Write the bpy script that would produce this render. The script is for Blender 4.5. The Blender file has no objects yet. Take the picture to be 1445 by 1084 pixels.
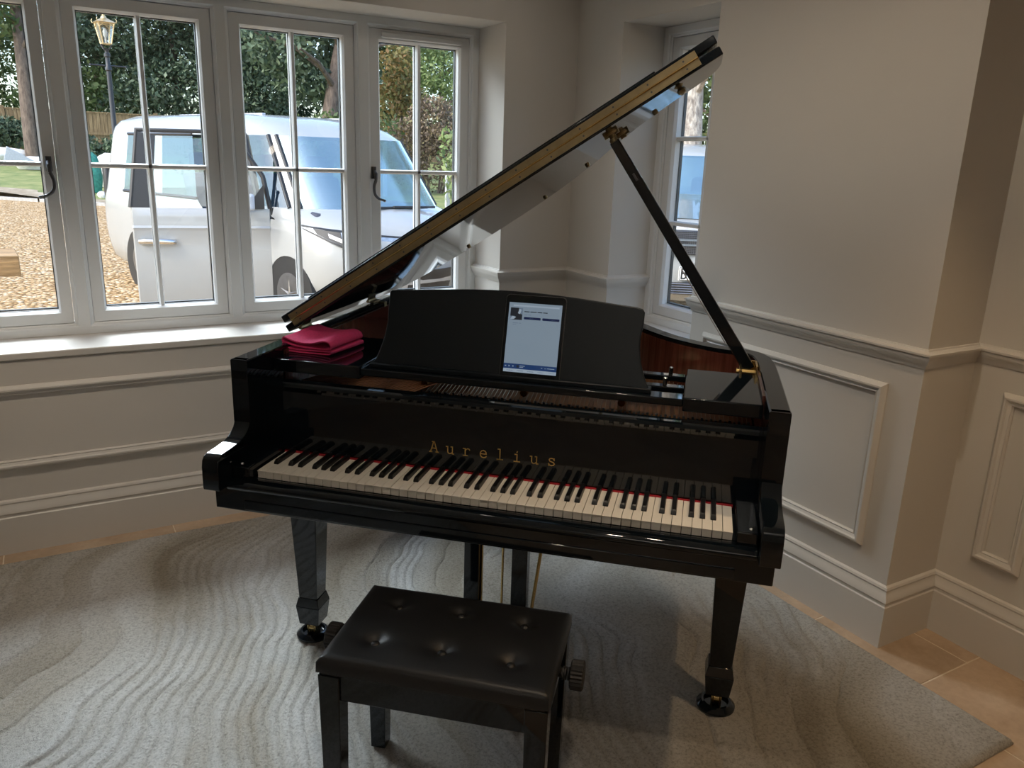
import bpy, bmesh, math, random
import numpy as np
from mathutils import Vector, Matrix, noise

SC = bpy.context.scene
COL = SC.collection
PI = math.pi
R = math.radians

# ------------------------------------------------------------------ camera
cam_d = bpy.data.cameras.new('camera')
cam_d.sensor_fit = 'HORIZONTAL'
cam_d.sensor_width = 36.0
cam_d.lens = 1123.67 / 1445 * 36.0
cam_d.clip_start = 0.02
cam_d.clip_end = 400
cam = bpy.data.objects.new('camera', cam_d)
cam.location = (-0.85534, -1.61172, 1.53694)
cam.rotation_euler = (1.296673, -0.031582, -0.518794)
COL.objects.link(cam)
SC.camera = cam

# ------------------------------------------------------------------ colour management
SC.view_settings.view_transform = 'Standard'
SC.view_settings.look = 'None'
SC.view_settings.gamma = 1.0
SC.view_settings.use_curve_mapping = False
SC.view_settings.exposure = 0.0

# ------------------------------------------------------------------ sky and sun
world = bpy.data.worlds.new('sky')
SC.world = world
world.use_nodes = True
wn = world.node_tree
bg = wn.nodes['Background']
sky = wn.nodes.new('ShaderNodeTexSky')
sky.sky_type = 'NISHITA'
sky.sun_disc = False
sky.sun_elevation = R(42)
sky.sun_rotation = R(-100)
sky.air_density = 1.0
sky.dust_density = 2.5
sky.ozone_density = 1.2
wn.links.new(sky.outputs[0], bg.inputs[0])
bg.inputs[1].default_value = 0.60

sun_d = bpy.data.lights.new('sun', 'SUN')
sun_d.energy = 1.2
sun_d.angle = R(1.5)
sun_d.color = (1.0, 0.95, 0.86)
sun = bpy.data.objects.new('sun', sun_d)
COL.objects.link(sun)
sun.rotation_euler = Vector((1.0, 0.25, -0.95)).to_track_quat('-Z', 'Y').to_euler()

DOWNLIGHT_W = 18.0
FILL_PENDANT_W = 80.0


def daylight_fill(name, loc, aim, sx, sy, w, col, spread=R(75)):
    l = bpy.data.lights.new(name, 'AREA')
    l.shape = 'RECTANGLE'
    l.size, l.size_y = sx, sy
    l.energy = w
    l.color = col
    l.spread = spread
    o = bpy.data.objects.new(name, l)
    COL.objects.link(o)
    o.location = loc
    o.rotation_euler = (Vector(aim) - Vector(loc)).to_track_quat('-Z', 'Z').to_euler()
    return o


# added area light standing in for bright open sky above the trees
daylight_fill('daylight_fill_back', (-0.6, 5.2, 4.1), (-0.2, 0.6, 0.4), 4.0, 1.6, 205, (0.90, 0.96, 1.0))


# ================================================================== helpers
class MB:
    """collects shapes into one mesh"""
    def __init__(self):
        self.v = []
        self.f = []

    def add(self, verts, faces):
        n = len(self.v)
        self.v.extend([tuple(p) for p in verts])
        self.f.extend([tuple(i + n for i in q) for q in faces])
        return self

    def box(self, x0, x1, y0, y1, z0, z1):
        v = [(x, y, z) for z in (z0, z1) for y in (y0, y1) for x in (x0, x1)]
        return self.add(v, [(0, 2, 3, 1), (4, 5, 7, 6), (0, 1, 5, 4), (1, 3, 7, 5), (3, 2, 6, 7), (2, 0, 4, 6)])

    def frustum(self, c0, w0, d0, z0, c1, w1, d1, z1):
        v = []
        for (c, w, d, z) in ((c0, w0, d0, z0), (c1, w1, d1, z1)):
            for sy in (-1, 1):
                for sx in (-1, 1):
                    v.append((c[0] + sx * w / 2, c[1] + sy * d / 2, z))
        return self.add(v, [(0, 2, 3, 1), (4, 5, 7, 6), (0, 1, 5, 4), (1, 3, 7, 5), (3, 2, 6, 7), (2, 0, 4, 6)])

    def prism(self, poly, fn0, fn1):
        """poly: 2D points; fn0/fn1 map a 2D point to 3D for the two caps"""
        n = len(poly)
        v = [fn0(p) for p in poly] + [fn1(p) for p in poly]
        f = [tuple(range(n))[::-1], tuple(range(n, 2 * n))]
        f += [(i, (i + 1) % n, n + (i + 1) % n, n + i) for i in range(n)]
        return self.add(v, f)

    def zprism(self, poly, z0, z1):
        return self.prism(poly, lambda p: (p[0], p[1], z0), lambda p: (p[0], p[1], z1))

    def xprism(self, poly, x0, x1):
        return self.prism(poly, lambda p: (x0, p[0], p[1]), lambda p: (x1, p[0], p[1]))

    def yprism(self, poly, y0, y1):
        return self.prism(poly, lambda p: (p[0], y0, p[1]), lambda p: (p[0], y1, p[1]))

    def tube(self, pts, r, n=8, cap=True):
        pts = [Vector(p) for p in pts]
        rs = r if isinstance(r, (list, tuple)) else [r] * len(pts)
        t0 = (pts[1] - pts[0]).normalized()
        up = Vector((0, 0, 1)) if abs(t0.z) < 0.9 else Vector((1, 0, 0))
        a = t0.cross(up).normalized()
        v = []
        for i, p in enumerate(pts):
            if i == 0:
                t = pts[1] - pts[0]
            elif i == len(pts) - 1:
                t = pts[-1] - pts[-2]
            else:
                t = (pts[i + 1] - pts[i]).normalized() + (pts[i] - pts[i - 1]).normalized()
            t.normalize()
            a = (a - t * a.dot(t)).normalized()
            b = t.cross(a)
            for k in range(n):
                th = 2 * PI * k / n
                v.append(p + (a * math.cos(th) + b * math.sin(th)) * rs[i])
        f = []
        for i in range(len(pts) - 1):
            for k in range(n):
                k2 = (k + 1) % n
                f.append((i * n + k, i * n + k2, (i + 1) * n + k2, (i + 1) * n + k))
        if cap:
            f.append(tuple(range(n))[::-1])
            m = (len(pts) - 1) * n
            f.append(tuple(range(m, m + n)))
        return self.add(v, f)

    def lathe(self, prof, c=(0, 0, 0), n=24, axis='z'):
        v = []
        for (r, h) in prof:
            for k in range(n):
                th = 2 * PI * k / n
                a, b = r * math.cos(th), r * math.sin(th)
                if axis == 'z':
                    v.append((c[0] + a, c[1] + b, c[2] + h))
                elif axis == 'x':
                    v.append((c[0] + h, c[1] + a, c[2] + b))
                else:
                    v.append((c[0] + b, c[1] + h, c[2] + a))
        f = []
        for i in range(len(prof) - 1):
            for k in range(n):
                k2 = (k + 1) % n
                f.append((i * n + k, i * n + k2, (i + 1) * n + k2, (i + 1) * n + k))
        f.append(tuple(range(n))[::-1])
        m = (len(prof) - 1) * n
        f.append(tuple(range(m, m + n)))
        return self.add(v, f)

    def sweep(self, path, N, prof, closed=False, capped=True):
        """profile (a,b): a along the mitred left-hand side of the path, b along N"""
        N = Vector(N)
        P = [Vector(p) for p in path]
        n = len(P)
        m = len(prof)
        v = []
        for i in range(n):
            def side(j):
                d = (P[(j + 1) % n] - P[j]).normalized()
                return N.cross(d).normalized()
            if closed:
                s0, s1 = side((i - 1) % n), side(i)
            else:
                s0 = side(max(i - 1, 0))
                s1 = side(min(i, n - 2))
            M = (s0 + s1)
            M.normalize()
            k = 1.0 / max(M.dot(s1), 0.3)
            for (a, b) in prof:
                v.append(P[i] + M * (a * k) + N * b)
        f = []
        for i in range(n if closed else n - 1):
            j = (i + 1) % n
            for k in range(m):
                k2 = (k + 1) % m
                f.append((i * m + k, j * m + k, j * m + k2, i * m + k2))
        if capped and not closed:
            f.append(tuple(range(m)))
            q = (n - 1) * m
            f.append(tuple(range(q, q + m))[::-1])
        return self.add(v, f)

    def mesh(self, name):
        me = bpy.data.meshes.new(name)
        me.from_pydata(self.v, [], self.f)
        bm = bmesh.new()
        bm.from_mesh(me)
        bmesh.ops.recalc_face_normals(bm, faces=bm.faces)
        bm.to_mesh(me)
        bm.free()
        return me

    def build(self, name, mat, parent=None, bevel=0, seg=2, smooth=None, kind=None):
        me = self.mesh(name)
        return link(name, me, mat, parent, bevel, seg, smooth, kind)


def link(name, me, mat, parent=None, bevel=0, seg=2, smooth=None, kind=None):
    o = bpy.data.objects.new(name, me)
    if mat:
        me.materials.append(mat)
    COL.objects.link(o)
    if parent:
        o.parent = parent
    if bevel:
        b = o.modifiers.new('bevel', 'BEVEL')
        b.width = bevel
        b.segments = seg
        b.limit_method = 'ANGLE'
        b.angle_limit = R(35)
    if smooth is None:
        smooth = 40
    if smooth:
        me.shade_smooth() if hasattr(me, 'shade_smooth') else None
        try:
            me.set_sharp_from_angle(angle=R(smooth))
        except Exception:
            pass
    if kind:
        o['kind'] = kind
    return o


def empty(name, loc=(0, 0, 0), rz=0, label=None, cat=None, group=None, kind=None):
    o = bpy.data.objects.new(name, None)
    o.location = loc
    o.rotation_euler = (0, 0, rz)
    o.empty_display_size = 0.1
    COL.objects.link(o)
    tag(o, label, cat, group, kind)
    return o


def tag(o, label=None, cat=None, group=None, kind=None):
    if label: o['label'] = label
    if cat: o['category'] = cat
    if group: o['group'] = group
    if kind: o['kind'] = kind
    return o


def share(o, name, loc=None, parent=None, rot=None):
    c = o.copy()
    c.name = name
    COL.objects.link(c)
    if parent is not None: c.parent = parent
    if loc is not None: c.location = loc
    if rot is not None: c.rotation_euler = rot
    return c


def rrect(x0, x1, y0, y1, r, n=5):
    p = []
    for cx, cy, a0 in ((x1 - r, y0 + r, -90), (x1 - r, y1 - r, 0), (x0 + r, y1 - r, 90), (x0 + r, y0 + r, 180)):
        for k in range(n + 1):
            a = R(a0 + 90 * k / n)
            p.append((cx + r * math.cos(a), cy + r * math.sin(a)))
    return p


def catmull(pts, n=6, closed=False):
    out = []
    m = len(pts)
    for i in range(m if closed else m - 1):
        g = lambda j: Vector(pts[j % m]) if closed else Vector(pts[min(max(j, 0), m - 1)])
        p0, p1, p2, p3 = g(i - 1), g(i), g(i + 1), g(i + 2)
        for k in range(n):
            t = k / n
            out.append(0.5 * ((2 * p1) + (p2 - p0) * t + (2 * p0 - 5 * p1 + 4 * p2 - p3) * t * t + (3 * p1 - p0 - 3 * p2 + p3) * t ** 3))
    if not closed:
        out.append(Vector(pts[-1]))
    return out


# ------------------------------------------------------------------ materials
def newmat(name):
    m = bpy.data.materials.new(name)
    m.use_nodes = True
    nt = m.node_tree
    return m, nt, nt.nodes['Principled BSDF']


def noise_node(nt, scale, detail=3, rough=0.5, coord='Object', vec=None):
    tc = nt.nodes.new('ShaderNodeTexCoord')
    n = nt.nodes.new('ShaderNodeTexNoise')
    n.inputs['Scale'].default_value = scale
    n.inputs['Detail'].default_value = detail
    n.inputs['Roughness'].default_value = rough
    nt.links.new(vec if vec else tc.outputs[coord], n.inputs['Vector'])
    return n


def ramp(nt, src, stops):
    r = nt.nodes.new('ShaderNodeValToRGB')
    els = r.color_ramp.elements
    while len(els) < len(stops):
        els.new(0.5)
    for e, (p, c) in zip(els, stops):
        e.position = p
        e.color = (c[0], c[1], c[2], 1)
    nt.links.new(src, r.inputs[0])
    return r


def bump(nt, bsdf, src, strength, dist=0.01):
    b = nt.nodes.new('ShaderNodeBump')
    b.inputs['Strength'].default_value = strength
    b.inputs['Distance'].default_value = dist
    nt.links.new(src, b.inputs['Height'])
    nt.links.new(b.outputs[0], bsdf.inputs['Normal'])
    return b


def simple(name, col, rough=0.5, metal=0.0, var=0.06, scale=20, coat=0.0, bstr=0.0, spec=0.5):
    m, nt, b = newmat(name)
    n = noise_node(nt, scale)
    lo = tuple(max(c * (1 - var), 0) for c in col)
    hi = tuple(min(c * (1 + var), 1) for c in col)
    r = ramp(nt, n.outputs[0], [(0.3, lo), (0.7, hi)])
    nt.links.new(r.outputs[0], b.inputs['Base Color'])
    b.inputs['Roughness'].default_value = rough
    b.inputs['Metallic'].default_value = metal
    b.inputs['Specular IOR Level'].default_value = spec
    if coat:
        b.inputs['Coat Weight'].default_value = coat
        b.inputs['Coat Roughness'].default_value = 0.03
    if bstr:
        bump(nt, b, n.outputs[0], bstr, 0.002)
    return m


def glassy(name, tint=(0.93, 0.97, 0.97), refl=0.08, rough=0.0, refl_tint=(1, 1, 1)):
    m = bpy.data.materials.new(name)
    m.use_nodes = True
    nt = m.node_tree
    nt.nodes.clear()
    out = nt.nodes.new('ShaderNodeOutputMaterial')
    tr = nt.nodes.new('ShaderNodeBsdfTransparent')
    tr.inputs[0].default_value = (*tint, 1)
    gl = nt.nodes.new('ShaderNodeBsdfGlossy')
    gl.inputs['Roughness'].default_value = rough
    gl.inputs['Color'].default_value = (*refl_tint, 1)
    mx = nt.nodes.new('ShaderNodeMixShader')
    lw = nt.nodes.new('ShaderNodeLayerWeight')
    lw.inputs['Blend'].default_value = 0.5
    pw = nt.nodes.new('ShaderNodeMath')
    pw.operation = 'POWER'
    pw.inputs[1].default_value = 4.0
    nt.links.new(lw.outputs['Facing'], pw.inputs[0])
    ma = nt.nodes.new('ShaderNodeMath')
    ma.operation = 'MULTIPLY_ADD'
    ma.inputs[1].default_value = 0.8
    ma.inputs[2].default_value = refl
    ma.use_clamp = True
    nt.links.new(pw.outputs[0], ma.inputs[0])
    nt.links.new(ma.outputs[0], mx.inputs[0])
    nt.links.new(tr.outputs[0], mx.inputs[1])
    nt.links.new(gl.outputs[0], mx.inputs[2])
    nt.links.new(mx.outputs[0], out.inputs[0])
    return m


def emit(name, col, s):
    m, nt, b = newmat(name)
    b.inputs['Base Color'].default_value = (0.01, 0.01, 0.01, 1)
    b.inputs['Roughness'].default_value = 0.12
    n = noise_node(nt, 30)
    r = ramp(nt, n.outputs[0], [(0, tuple(c * 0.98 for c in col)), (1, col)])
    nt.links.new(r.outputs[0], b.inputs['Emission Color'])
    b.inputs['Emission Strength'].default_value = s
    return m


M = {}
M['wall'] = simple('wall_paint', (0.60, 0.565, 0.515), 0.75, var=0.015, scale=2.5, bstr=0.02)
M['woodwork'] = simple('woodwork_paint', (0.62, 0.59, 0.545), 0.42, var=0.01, scale=4)
M['white_frame'] = simple('window_white', (0.74, 0.75, 0.75), 0.38, var=0.01, scale=6)
M['ceiling'] = simple('ceiling_paint', (0.84, 0.83, 0.80), 0.8, var=0.01, scale=3)
M['spacer'] = simple('dark_spacer', (0.03, 0.035, 0.04), 0.4)
M['pane'] = glassy('window_glass', (0.965, 0.985, 0.985), 0.025)
M['handle'] = simple('pewter_handle', (0.13, 0.13, 0.135), 0.38, 0.85, var=0.15, scale=60)
M['black'] = simple('black_lacquer', (0.0035, 0.0062, 0.0095), 0.04, var=0.02, scale=3)
M['satin'] = simple('black_satin', (0.004, 0.008, 0.0125), 0.38, var=0.05, scale=10, spec=0.35)
M['brass'] = simple('brass', (0.62, 0.45, 0.19), 0.26, 1.0, var=0.08, scale=30)
M['old_brass'] = simple('satin_brass', (0.40, 0.325, 0.19), 0.40, 1.0, var=0.12, scale=25)
M['gold'] = simple('gold_leaf', (0.62, 0.42, 0.13), 0.35, 0.7, var=0.05)
M['chrome'] = simple('nickel', (0.7, 0.7, 0.7), 0.18, 1.0, var=0.04)
M['ivory'] = simple('white_key_plastic', (0.86, 0.83, 0.77), 0.22, var=0.012, scale=40)
M['keyfront'] = M['ivory']
M['ebony'] = simple('black_key_plastic', (0.004, 0.004, 0.005), 0.33, var=0.05)
M['felt'] = simple('red_felt', (0.40, 0.012, 0.025), 0.9, var=0.15, scale=300)
M['cloth'] = simple('pink_cloth', (0.72, 0.045, 0.18), 0.9, var=0.1, scale=180, bstr=0.3)
M['bronze'] = simple('bronze_plate', (0.30, 0.14, 0.045), 0.40, 0.6, var=0.08, scale=12)
M['copper'] = simple('copper_string', (0.60, 0.27, 0.13), 0.35, 1.0, var=0.1)
M['spruce'] = simple('spruce', (0.50, 0.30, 0.13), 0.4, var=0.15, scale=8)
M['rubber'] = simple('rubber', (0.012, 0.012, 0.013), 0.6, var=0.1)
M['screen'] = emit('screen_light', (0.33, 0.43, 0.53), 0.50)
M['screen_navy'] = emit('screen_navy', (0.006, 0.014, 0.06), 0.7)
M['screen_blue'] = emit('screen_blue', (0.012, 0.045, 0.15), 0.7)
M['screen_pale'] = emit('screen_pale', (0.45, 0.55, 0.66), 0.55)
M['screen_grey'] = emit('screen_grey', (0.12, 0.16, 0.22), 0.9)
M['screen_dark'] = emit('screen_dark', (0.012, 0.015, 0.02), 1.0)


def wood_mat():
    m, nt, b = newmat('mahogany')
    tc = nt.nodes.new('ShaderNodeTexCoord')
    mp = nt.nodes.new('ShaderNodeMapping')
    mp.inputs['Scale'].default_value = (60, 60, 2.5)
    nt.links.new(tc.outputs['Object'], mp.inputs[0])
    n = noise_node(nt, 1.0, 5, 0.6, vec=mp.outputs[0])
    r = ramp(nt, n.outputs[0], [(0.25, (0.060, 0.018, 0.014)), (0.5, (0.125, 0.040, 0.030)), (0.75, (0.21, 0.078, 0.056))])
    nt.links.new(r.outputs[0], b.inputs['Base Color'])
    b.inputs['Roughness'].default_value = 0.1
    b.inputs['Coat Weight'].default_value = 0.5
    return m


def leather_mat():
    m, nt, b = newmat('black_leather')
    n = noise_node(nt, 260, 2)
    v = nt.nodes.new('ShaderNodeTexVoronoi')
    v.inputs['Scale'].default_value = 420
    tc = nt.nodes.new('ShaderNodeTexCoord')
    nt.links.new(tc.outputs['Object'], v.inputs['Vector'])
    r = ramp(nt, n.outputs[0], [(0.3, (0.007, 0.0075, 0.009)), (0.7, (0.011, 0.0115, 0.013))])
    nt.links.new(r.outputs[0], b.inputs['Base Color'])
    b.inputs['Roughness'].default_value = 0.40
    bump(nt, b, v.outputs['Distance'], 0.12, 0.001)
    return m


def stone_mat():
    m, nt, b = newmat('limestone_tile')
    oi = nt.nodes.new('ShaderNodeObjectInfo')
    n = noise_node(nt, 5, 6, 0.6)
    n2 = noise_node(nt, 45, 4, 0.6)
    r = ramp(nt, n.outputs[0], [(0.3, (0.40, 0.285, 0.19)), (0.55, (0.50, 0.37, 0.26)), (0.75, (0.57, 0.44, 0.32))])
    r2 = ramp(nt, n2.outputs[0], [(0.3, (0.88, 0.87, 0.85)), (0.7, (1, 1, 1))])
    mx = nt.nodes.new('ShaderNodeMix')
    mx.data_type = 'RGBA'
    mx.blend_type = 'MULTIPLY'
    mx.inputs['Factor'].default_value = 1
    nt.links.new(r.outputs[0], mx.inputs['A'])
    nt.links.new(r2.outputs[0], mx.inputs['B'])
    hs = nt.nodes.new('ShaderNodeHueSaturation')
    mr = nt.nodes.new('ShaderNodeMapRange')
    mr.inputs['To Min'].default_value = 0.9
    mr.inputs['To Max'].default_value = 1.08
    nt.links.new(oi.outputs['Random'], mr.inputs['Value'])
    nt.links.new(mr.outputs[0], hs.inputs['Value'])
    nt.links.new(mx.outputs['Result'], hs.inputs['Color'])
    nt.links.new(hs.outputs[0], b.inputs['Base Color'])
    b.inputs['Roughness'].default_value = 0.5
    bump(nt, b, n2.outputs[0], 0.1, 0.003)
    return m


def rug_mat():
    m, nt, b = newmat('carved_rug_pile')
    at = nt.nodes.new('ShaderNodeAttribute')
    at.attribute_name = 'tone'
    r = ramp(nt, at.outputs['Fac'], [(0.0, (0.31, 0.265, 0.20)), (0.35, (0.50, 0.46, 0.395)), (0.6, (0.60, 0.58, 0.54)), (0.85, (0.70, 0.69, 0.67)), (1.0, (0.78, 0.78, 0.77))])
    n = noise_node(nt, 120, 3, 0.75)
    n2 = noise_node(nt, 380, 2, 0.7)
    r2 = ramp(nt, n.outputs[0], [(0.32, (0.50, 0.49, 0.47)), (0.50, (0.92, 0.92, 0.92)), (0.70, (1.12, 1.12, 1.12))])
    mx = nt.nodes.new('ShaderNodeMix')
    mx.data_type = 'RGBA'
    mx.blend_type = 'MULTIPLY'
    mx.inputs['Factor'].default_value = 0.75
    nt.links.new(r.outputs[0], mx.inputs['A'])
    nt.links.new(r2.outputs[0], mx.inputs['B'])
    nt.links.new(mx.outputs['Result'], b.inputs['Base Color'])
    b.inputs['Roughness'].default_value = 0.95
    b.inputs['Specular IOR Level'].default_value = 0.1
    ad = nt.nodes.new('ShaderNodeMath')
    ad.operation = 'ADD'
    nt.links.new(n.outputs[0], ad.inputs[0])
    nt.links.new(n2.outputs[0], ad.inputs[1])
    bump(nt, b, ad.outputs[0], 0.85, 0.012)
    return m


def gravel_mat():
    m, nt, b = newmat('golden_gravel')
    tc = nt.nodes.new('ShaderNodeTexCoord')
    v = nt.nodes.new('ShaderNodeTexVoronoi')
    v.inputs['Scale'].default_value = 22
    nt.links.new(tc.outputs['Object'], v.inputs['Vector'])
    v2 = nt.nodes.new('ShaderNodeTexVoronoi')
    v2.inputs['Scale'].default_value = 9
    nt.links.new(tc.outputs['Object'], v2.inputs['Vector'])
    sp = nt.nodes.new('ShaderNodeSeparateColor')
    nt.links.new(v.outputs['Color'], sp.inputs[0])
    r = ramp(nt, sp.outputs[0], [(0.0, (0.27, 0.165, 0.070)), (0.25, (0.43, 0.28, 0.125)), (0.55, (0.58, 0.40, 0.21)), (0.8, (0.68, 0.52, 0.32)), (1.0, (0.78, 0.68, 0.52))])
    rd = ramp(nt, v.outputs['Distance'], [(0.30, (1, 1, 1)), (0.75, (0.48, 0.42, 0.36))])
    mx = nt.nodes.new('ShaderNodeMix')
    mx.data_type = 'RGBA'
    mx.blend_type = 'MULTIPLY'
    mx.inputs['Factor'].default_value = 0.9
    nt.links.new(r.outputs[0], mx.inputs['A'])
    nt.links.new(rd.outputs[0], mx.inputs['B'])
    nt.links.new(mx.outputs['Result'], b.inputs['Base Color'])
    b.inputs['Roughness'].default_value = 0.85
    b.inputs['Specular IOR Level'].default_value = 0.2
    inv = nt.nodes.new('ShaderNodeMath')
    inv.operation = 'SUBTRACT'
    inv.inputs[0].default_value = 1
    nt.links.new(v.outputs['Distance'], inv.inputs[1])
    bump(nt, b, inv.outputs[0], 0.9, 0.03)
    return m


def island_mat(name, stops, rough=0.6, trans=0.25):
    m, nt, b = newmat(name)
    g = nt.nodes.new('ShaderNodeNewGeometry')
    r = ramp(nt, g.outputs['Random Per Island'], stops)
    nt.links.new(r.outputs[0], b.inputs['Base Color'])
    b.inputs['Roughness'].default_value = rough
    if trans:
        tl = nt.nodes.new('ShaderNodeBsdfTranslucent')
        nt.links.new(r.outputs[0], tl.inputs[0])
        mx = nt.nodes.new('ShaderNodeMixShader')
        mx.inputs[0].default_value = trans
        out = nt.nodes['Material Output']
        nt.links.new(b.outputs[0], mx.inputs[1])
        nt.links.new(tl.outputs[0], mx.inputs[2])
        nt.links.new(mx.outputs[0], out.inputs[0])
    return m


def two_tone(name, c1, c2, scale, rough=0.8, bstr=0.3, stretch=None, dist=0.02):
    m, nt, b = newmat(name)
    vec = None
    if stretch:
        tc = nt.nodes.new('ShaderNodeTexCoord')
        mp = nt.nodes.new('ShaderNodeMapping')
        mp.inputs['Scale'].default_value = stretch
        nt.links.new(tc.outputs['Object'], mp.inputs[0])
        vec = mp.outputs[0]
    n = noise_node(nt, scale, 5, 0.65, vec=vec)
    r = ramp(nt, n.outputs[0], [(0.32, c1), (0.68, c2)])
    nt.links.new(r.outputs[0], b.inputs['Base Color'])
    b.inputs['Roughness'].default_value = rough
    bump(nt, b, n.outputs[0], bstr, dist)
    return m


M['mahogany'] = wood_mat()
M['leather'] = leather_mat()
M['stone'] = stone_mat()
M['rug'] = rug_mat()
M['gravel'] = gravel_mat()
M['grout'] = simple('grout', (0.66, 0.56, 0.43), 0.9, var=0.08, scale=60)
M['grass'] = two_tone('grass', (0.10, 0.16, 0.04), (0.30, 0.30, 0.12), 2.2, 0.9, 0.6, dist=0.05)
M['soil'] = two_tone('bare_soil', (0.22, 0.17, 0.11), (0.42, 0.36, 0.27), 3, 0.95, 0.5)
M['kerb'] = two_tone('kerb_stone', (0.30, 0.29, 0.27), (0.45, 0.44, 0.42), 12, 0.9, 0.3)
M['fence'] = two_tone('fence_board', (0.16, 0.105, 0.055), (0.36, 0.255, 0.14), 3, 0.85, 0.3, (6, 6, 0.6))
M['bark'] = two_tone('bark', (0.075, 0.055, 0.045), (0.20, 0.155, 0.125), 9, 0.95, 0.9, (1, 1, 0.35), 0.06)
M['pale_bark'] = two_tone('pale_bark', (0.16, 0.135, 0.12), (0.60, 0.56, 0.50), 13, 0.95, 0.9, (1, 1, 0.5), 0.06)
M['timber'] = two_tone('rough_timber', (0.13, 0.075, 0.03), (0.36, 0.23, 0.11), 4, 0.8, 0.4, (1.2, 8, 14))
M['terracotta'] = simple('terracotta', (0.42, 0.22, 0.17), 0.85, var=0.1)
M['leaf_dark'] = island_mat('dark_leaves', [(0, (0.030, 0.055, 0.032)), (0.5, (0.078, 0.122, 0.072)), (0.85, (0.165, 0.23, 0.14)), (1, (0.26, 0.32, 0.21))])
M['leaf_mid'] = island_mat('mid_leaves', [(0, (0.03, 0.06, 0.02)), (0.5, (0.075, 0.125, 0.04)), (0.85, (0.14, 0.19, 0.07)), (1, (0.22, 0.24, 0.10))])
M['leaf_light'] = island_mat('pale_leaves', [(0, (0.09, 0.15, 0.05)), (0.5, (0.18, 0.26, 0.09)), (1, (0.32, 0.38, 0.17))])
M['leaf_brown'] = island_mat('brown_twigs', [(0, (0.07, 0.05, 0.035)), (0.5, (0.16, 0.12, 0.085)), (0.85, (0.26, 0.20, 0.13)), (1, (0.30, 0.28, 0.13))], trans=0.1)
M['leaf_autumn'] = island_mat('turning_leaves', [(0, (0.10, 0.11, 0.04)), (0.5, (0.26, 0.22, 0.07)), (0.8, (0.36, 0.20, 0.08)), (1, (0.14, 0.20, 0.07))])
M['van_white'] = simple('van_white', (0.335, 0.35, 0.355), 0.22, var=0.01, scale=2, coat=0.6)
M['bonnet_reflection'] = simple('painted_bonnet_reflection', (0.16, 0.25, 0.31), 0.2, 0.3, var=0.02, scale=2, coat=0.6)  # sky reflection on the white bonnet, put into the base colour
M['car_glass'] = glassy('car_glass', (0.42, 0.58, 0.62), 0.13, refl_tint=(0.85, 0.95, 1.0))
M['car_glass_door'] = glassy('door_glass', (0.75, 0.88, 0.88), 0.12)
M['windscreen'] = glassy('windscreen_glass', (0.62, 0.84, 0.88), 0.55, rough=0.22, refl_tint=(0.84, 1.0, 0.98))
M['trim'] = simple('black_trim', (0.018, 0.019, 0.021), 0.45, var=0.1)
M['seat'] = simple('grey_blue_seat', (0.10, 0.115, 0.17), 0.85, var=0.1)
M['dash'] = simple('dashboard', (0.045, 0.05, 0.075), 0.7, var=0.1)
M['headlight'] = simple('headlight_lens', (0.45, 0.50, 0.55), 0.08, 0.6, var=0.3, scale=15, coat=1.0)
M['tyre'] = simple('tyre', (0.075, 0.075, 0.08), 0.85, var=0.15, scale=40)
M['alloy'] = simple('alloy', (0.24, 0.245, 0.26), 0.3, 0.9, var=0.1)
M['plate_white'] = simple('plate_white', (0.72, 0.73, 0.72), 0.4, var=0.01)
M['lamp_black'] = simple('lamp_black', (0.022, 0.026, 0.034), 0.4, var=0.1)
M['lamp_gold'] = simple('lamp_gold', (0.66, 0.52, 0.30), 0.32, 0.65, var=0.1)
M['lamp_glass'] = glassy('lamp_glass', (0.85, 0.9, 0.92), 0.12)
M['bag_green'] = two_tone('green_sack', (0.015, 0.14, 0.11), (0.05, 0.30, 0.23), 14, 0.5, 0.6)
M['bag_white'] = two_tone('white_sack', (0.55, 0.55, 0.52), (0.75, 0.75, 0.73), 7, 0.7, 0.5)
M['sheet_grey'] = simple('grey_sheet', (0.42, 0.45, 0.50), 0.6, var=0.1)
M['rubble'] = two_tone('rubble', (0.25, 0.16, 0.11), (0.50, 0.38, 0.28), 8, 0.9, 0.6)
M['curtain_bulb'] = emit('downlight_lens', (1.0, 0.83, 0.6), 3.0)

# ================================================================== room shell
WY = 1.7884          # window wall face
WX = 1.43            # right wall face
W5X = 1.695          # far right wall face
CY = -0.198          # outside corner
CEIL = 2.45
XL, YB = -3.2, -4.6  # left and rear limits
SILL = 0.79
HEAD = 2.135
OX0, OX1 = -1.385, 1.035     # window 1 opening
PY0, PY1 = 0.843, 1.440      # window 2 opening
T = 0.46                     # wall thickness
TR = 0.345


def wall(name, boxes):
    mb = MB()
    for b in boxes:
        mb.box(*b)
    return mb.build(name, M['wall'], kind='structure', smooth=0)


wall('wall_back', [(XL - 0.3, OX0, WY, WY + T, 0, CEIL), (OX1, WX, WY, WY + T, 0, CEIL),
                   (OX0, OX1, WY, WY + T, 0, SILL - 0.03), (OX0, OX1, WY, WY + T, HEAD, CEIL)])
wall('wall_right', [(WX, WX + TR, PY1, WY + T, 0, CEIL), (WX, WX + TR, PY0, PY1, 0, SILL - 0.03), (WX, WX + TR, PY0, PY1, HEAD, CEIL),
                    (WX, WX + TR, CY + 0.265, PY0, 0, CEIL), (WX, W5X, CY, CY + 0.265, 0, CEIL),
                    (W5X, WX + TR, YB, CY + 0.265, 0, CEIL)])
wall('wall_left', [(XL - 0.3, XL, YB, WY, 0, CEIL)])
wall('wall_front', [(XL - 0.3, WX + T, YB - 0.3, YB, 0, CEIL)])
MB().box(XL - 0.3, WX + T, YB - 0.3, WY + T, CEIL, CEIL + 0.25).build('ceiling', M['ceiling'], kind='structure', smooth=0)

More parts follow.
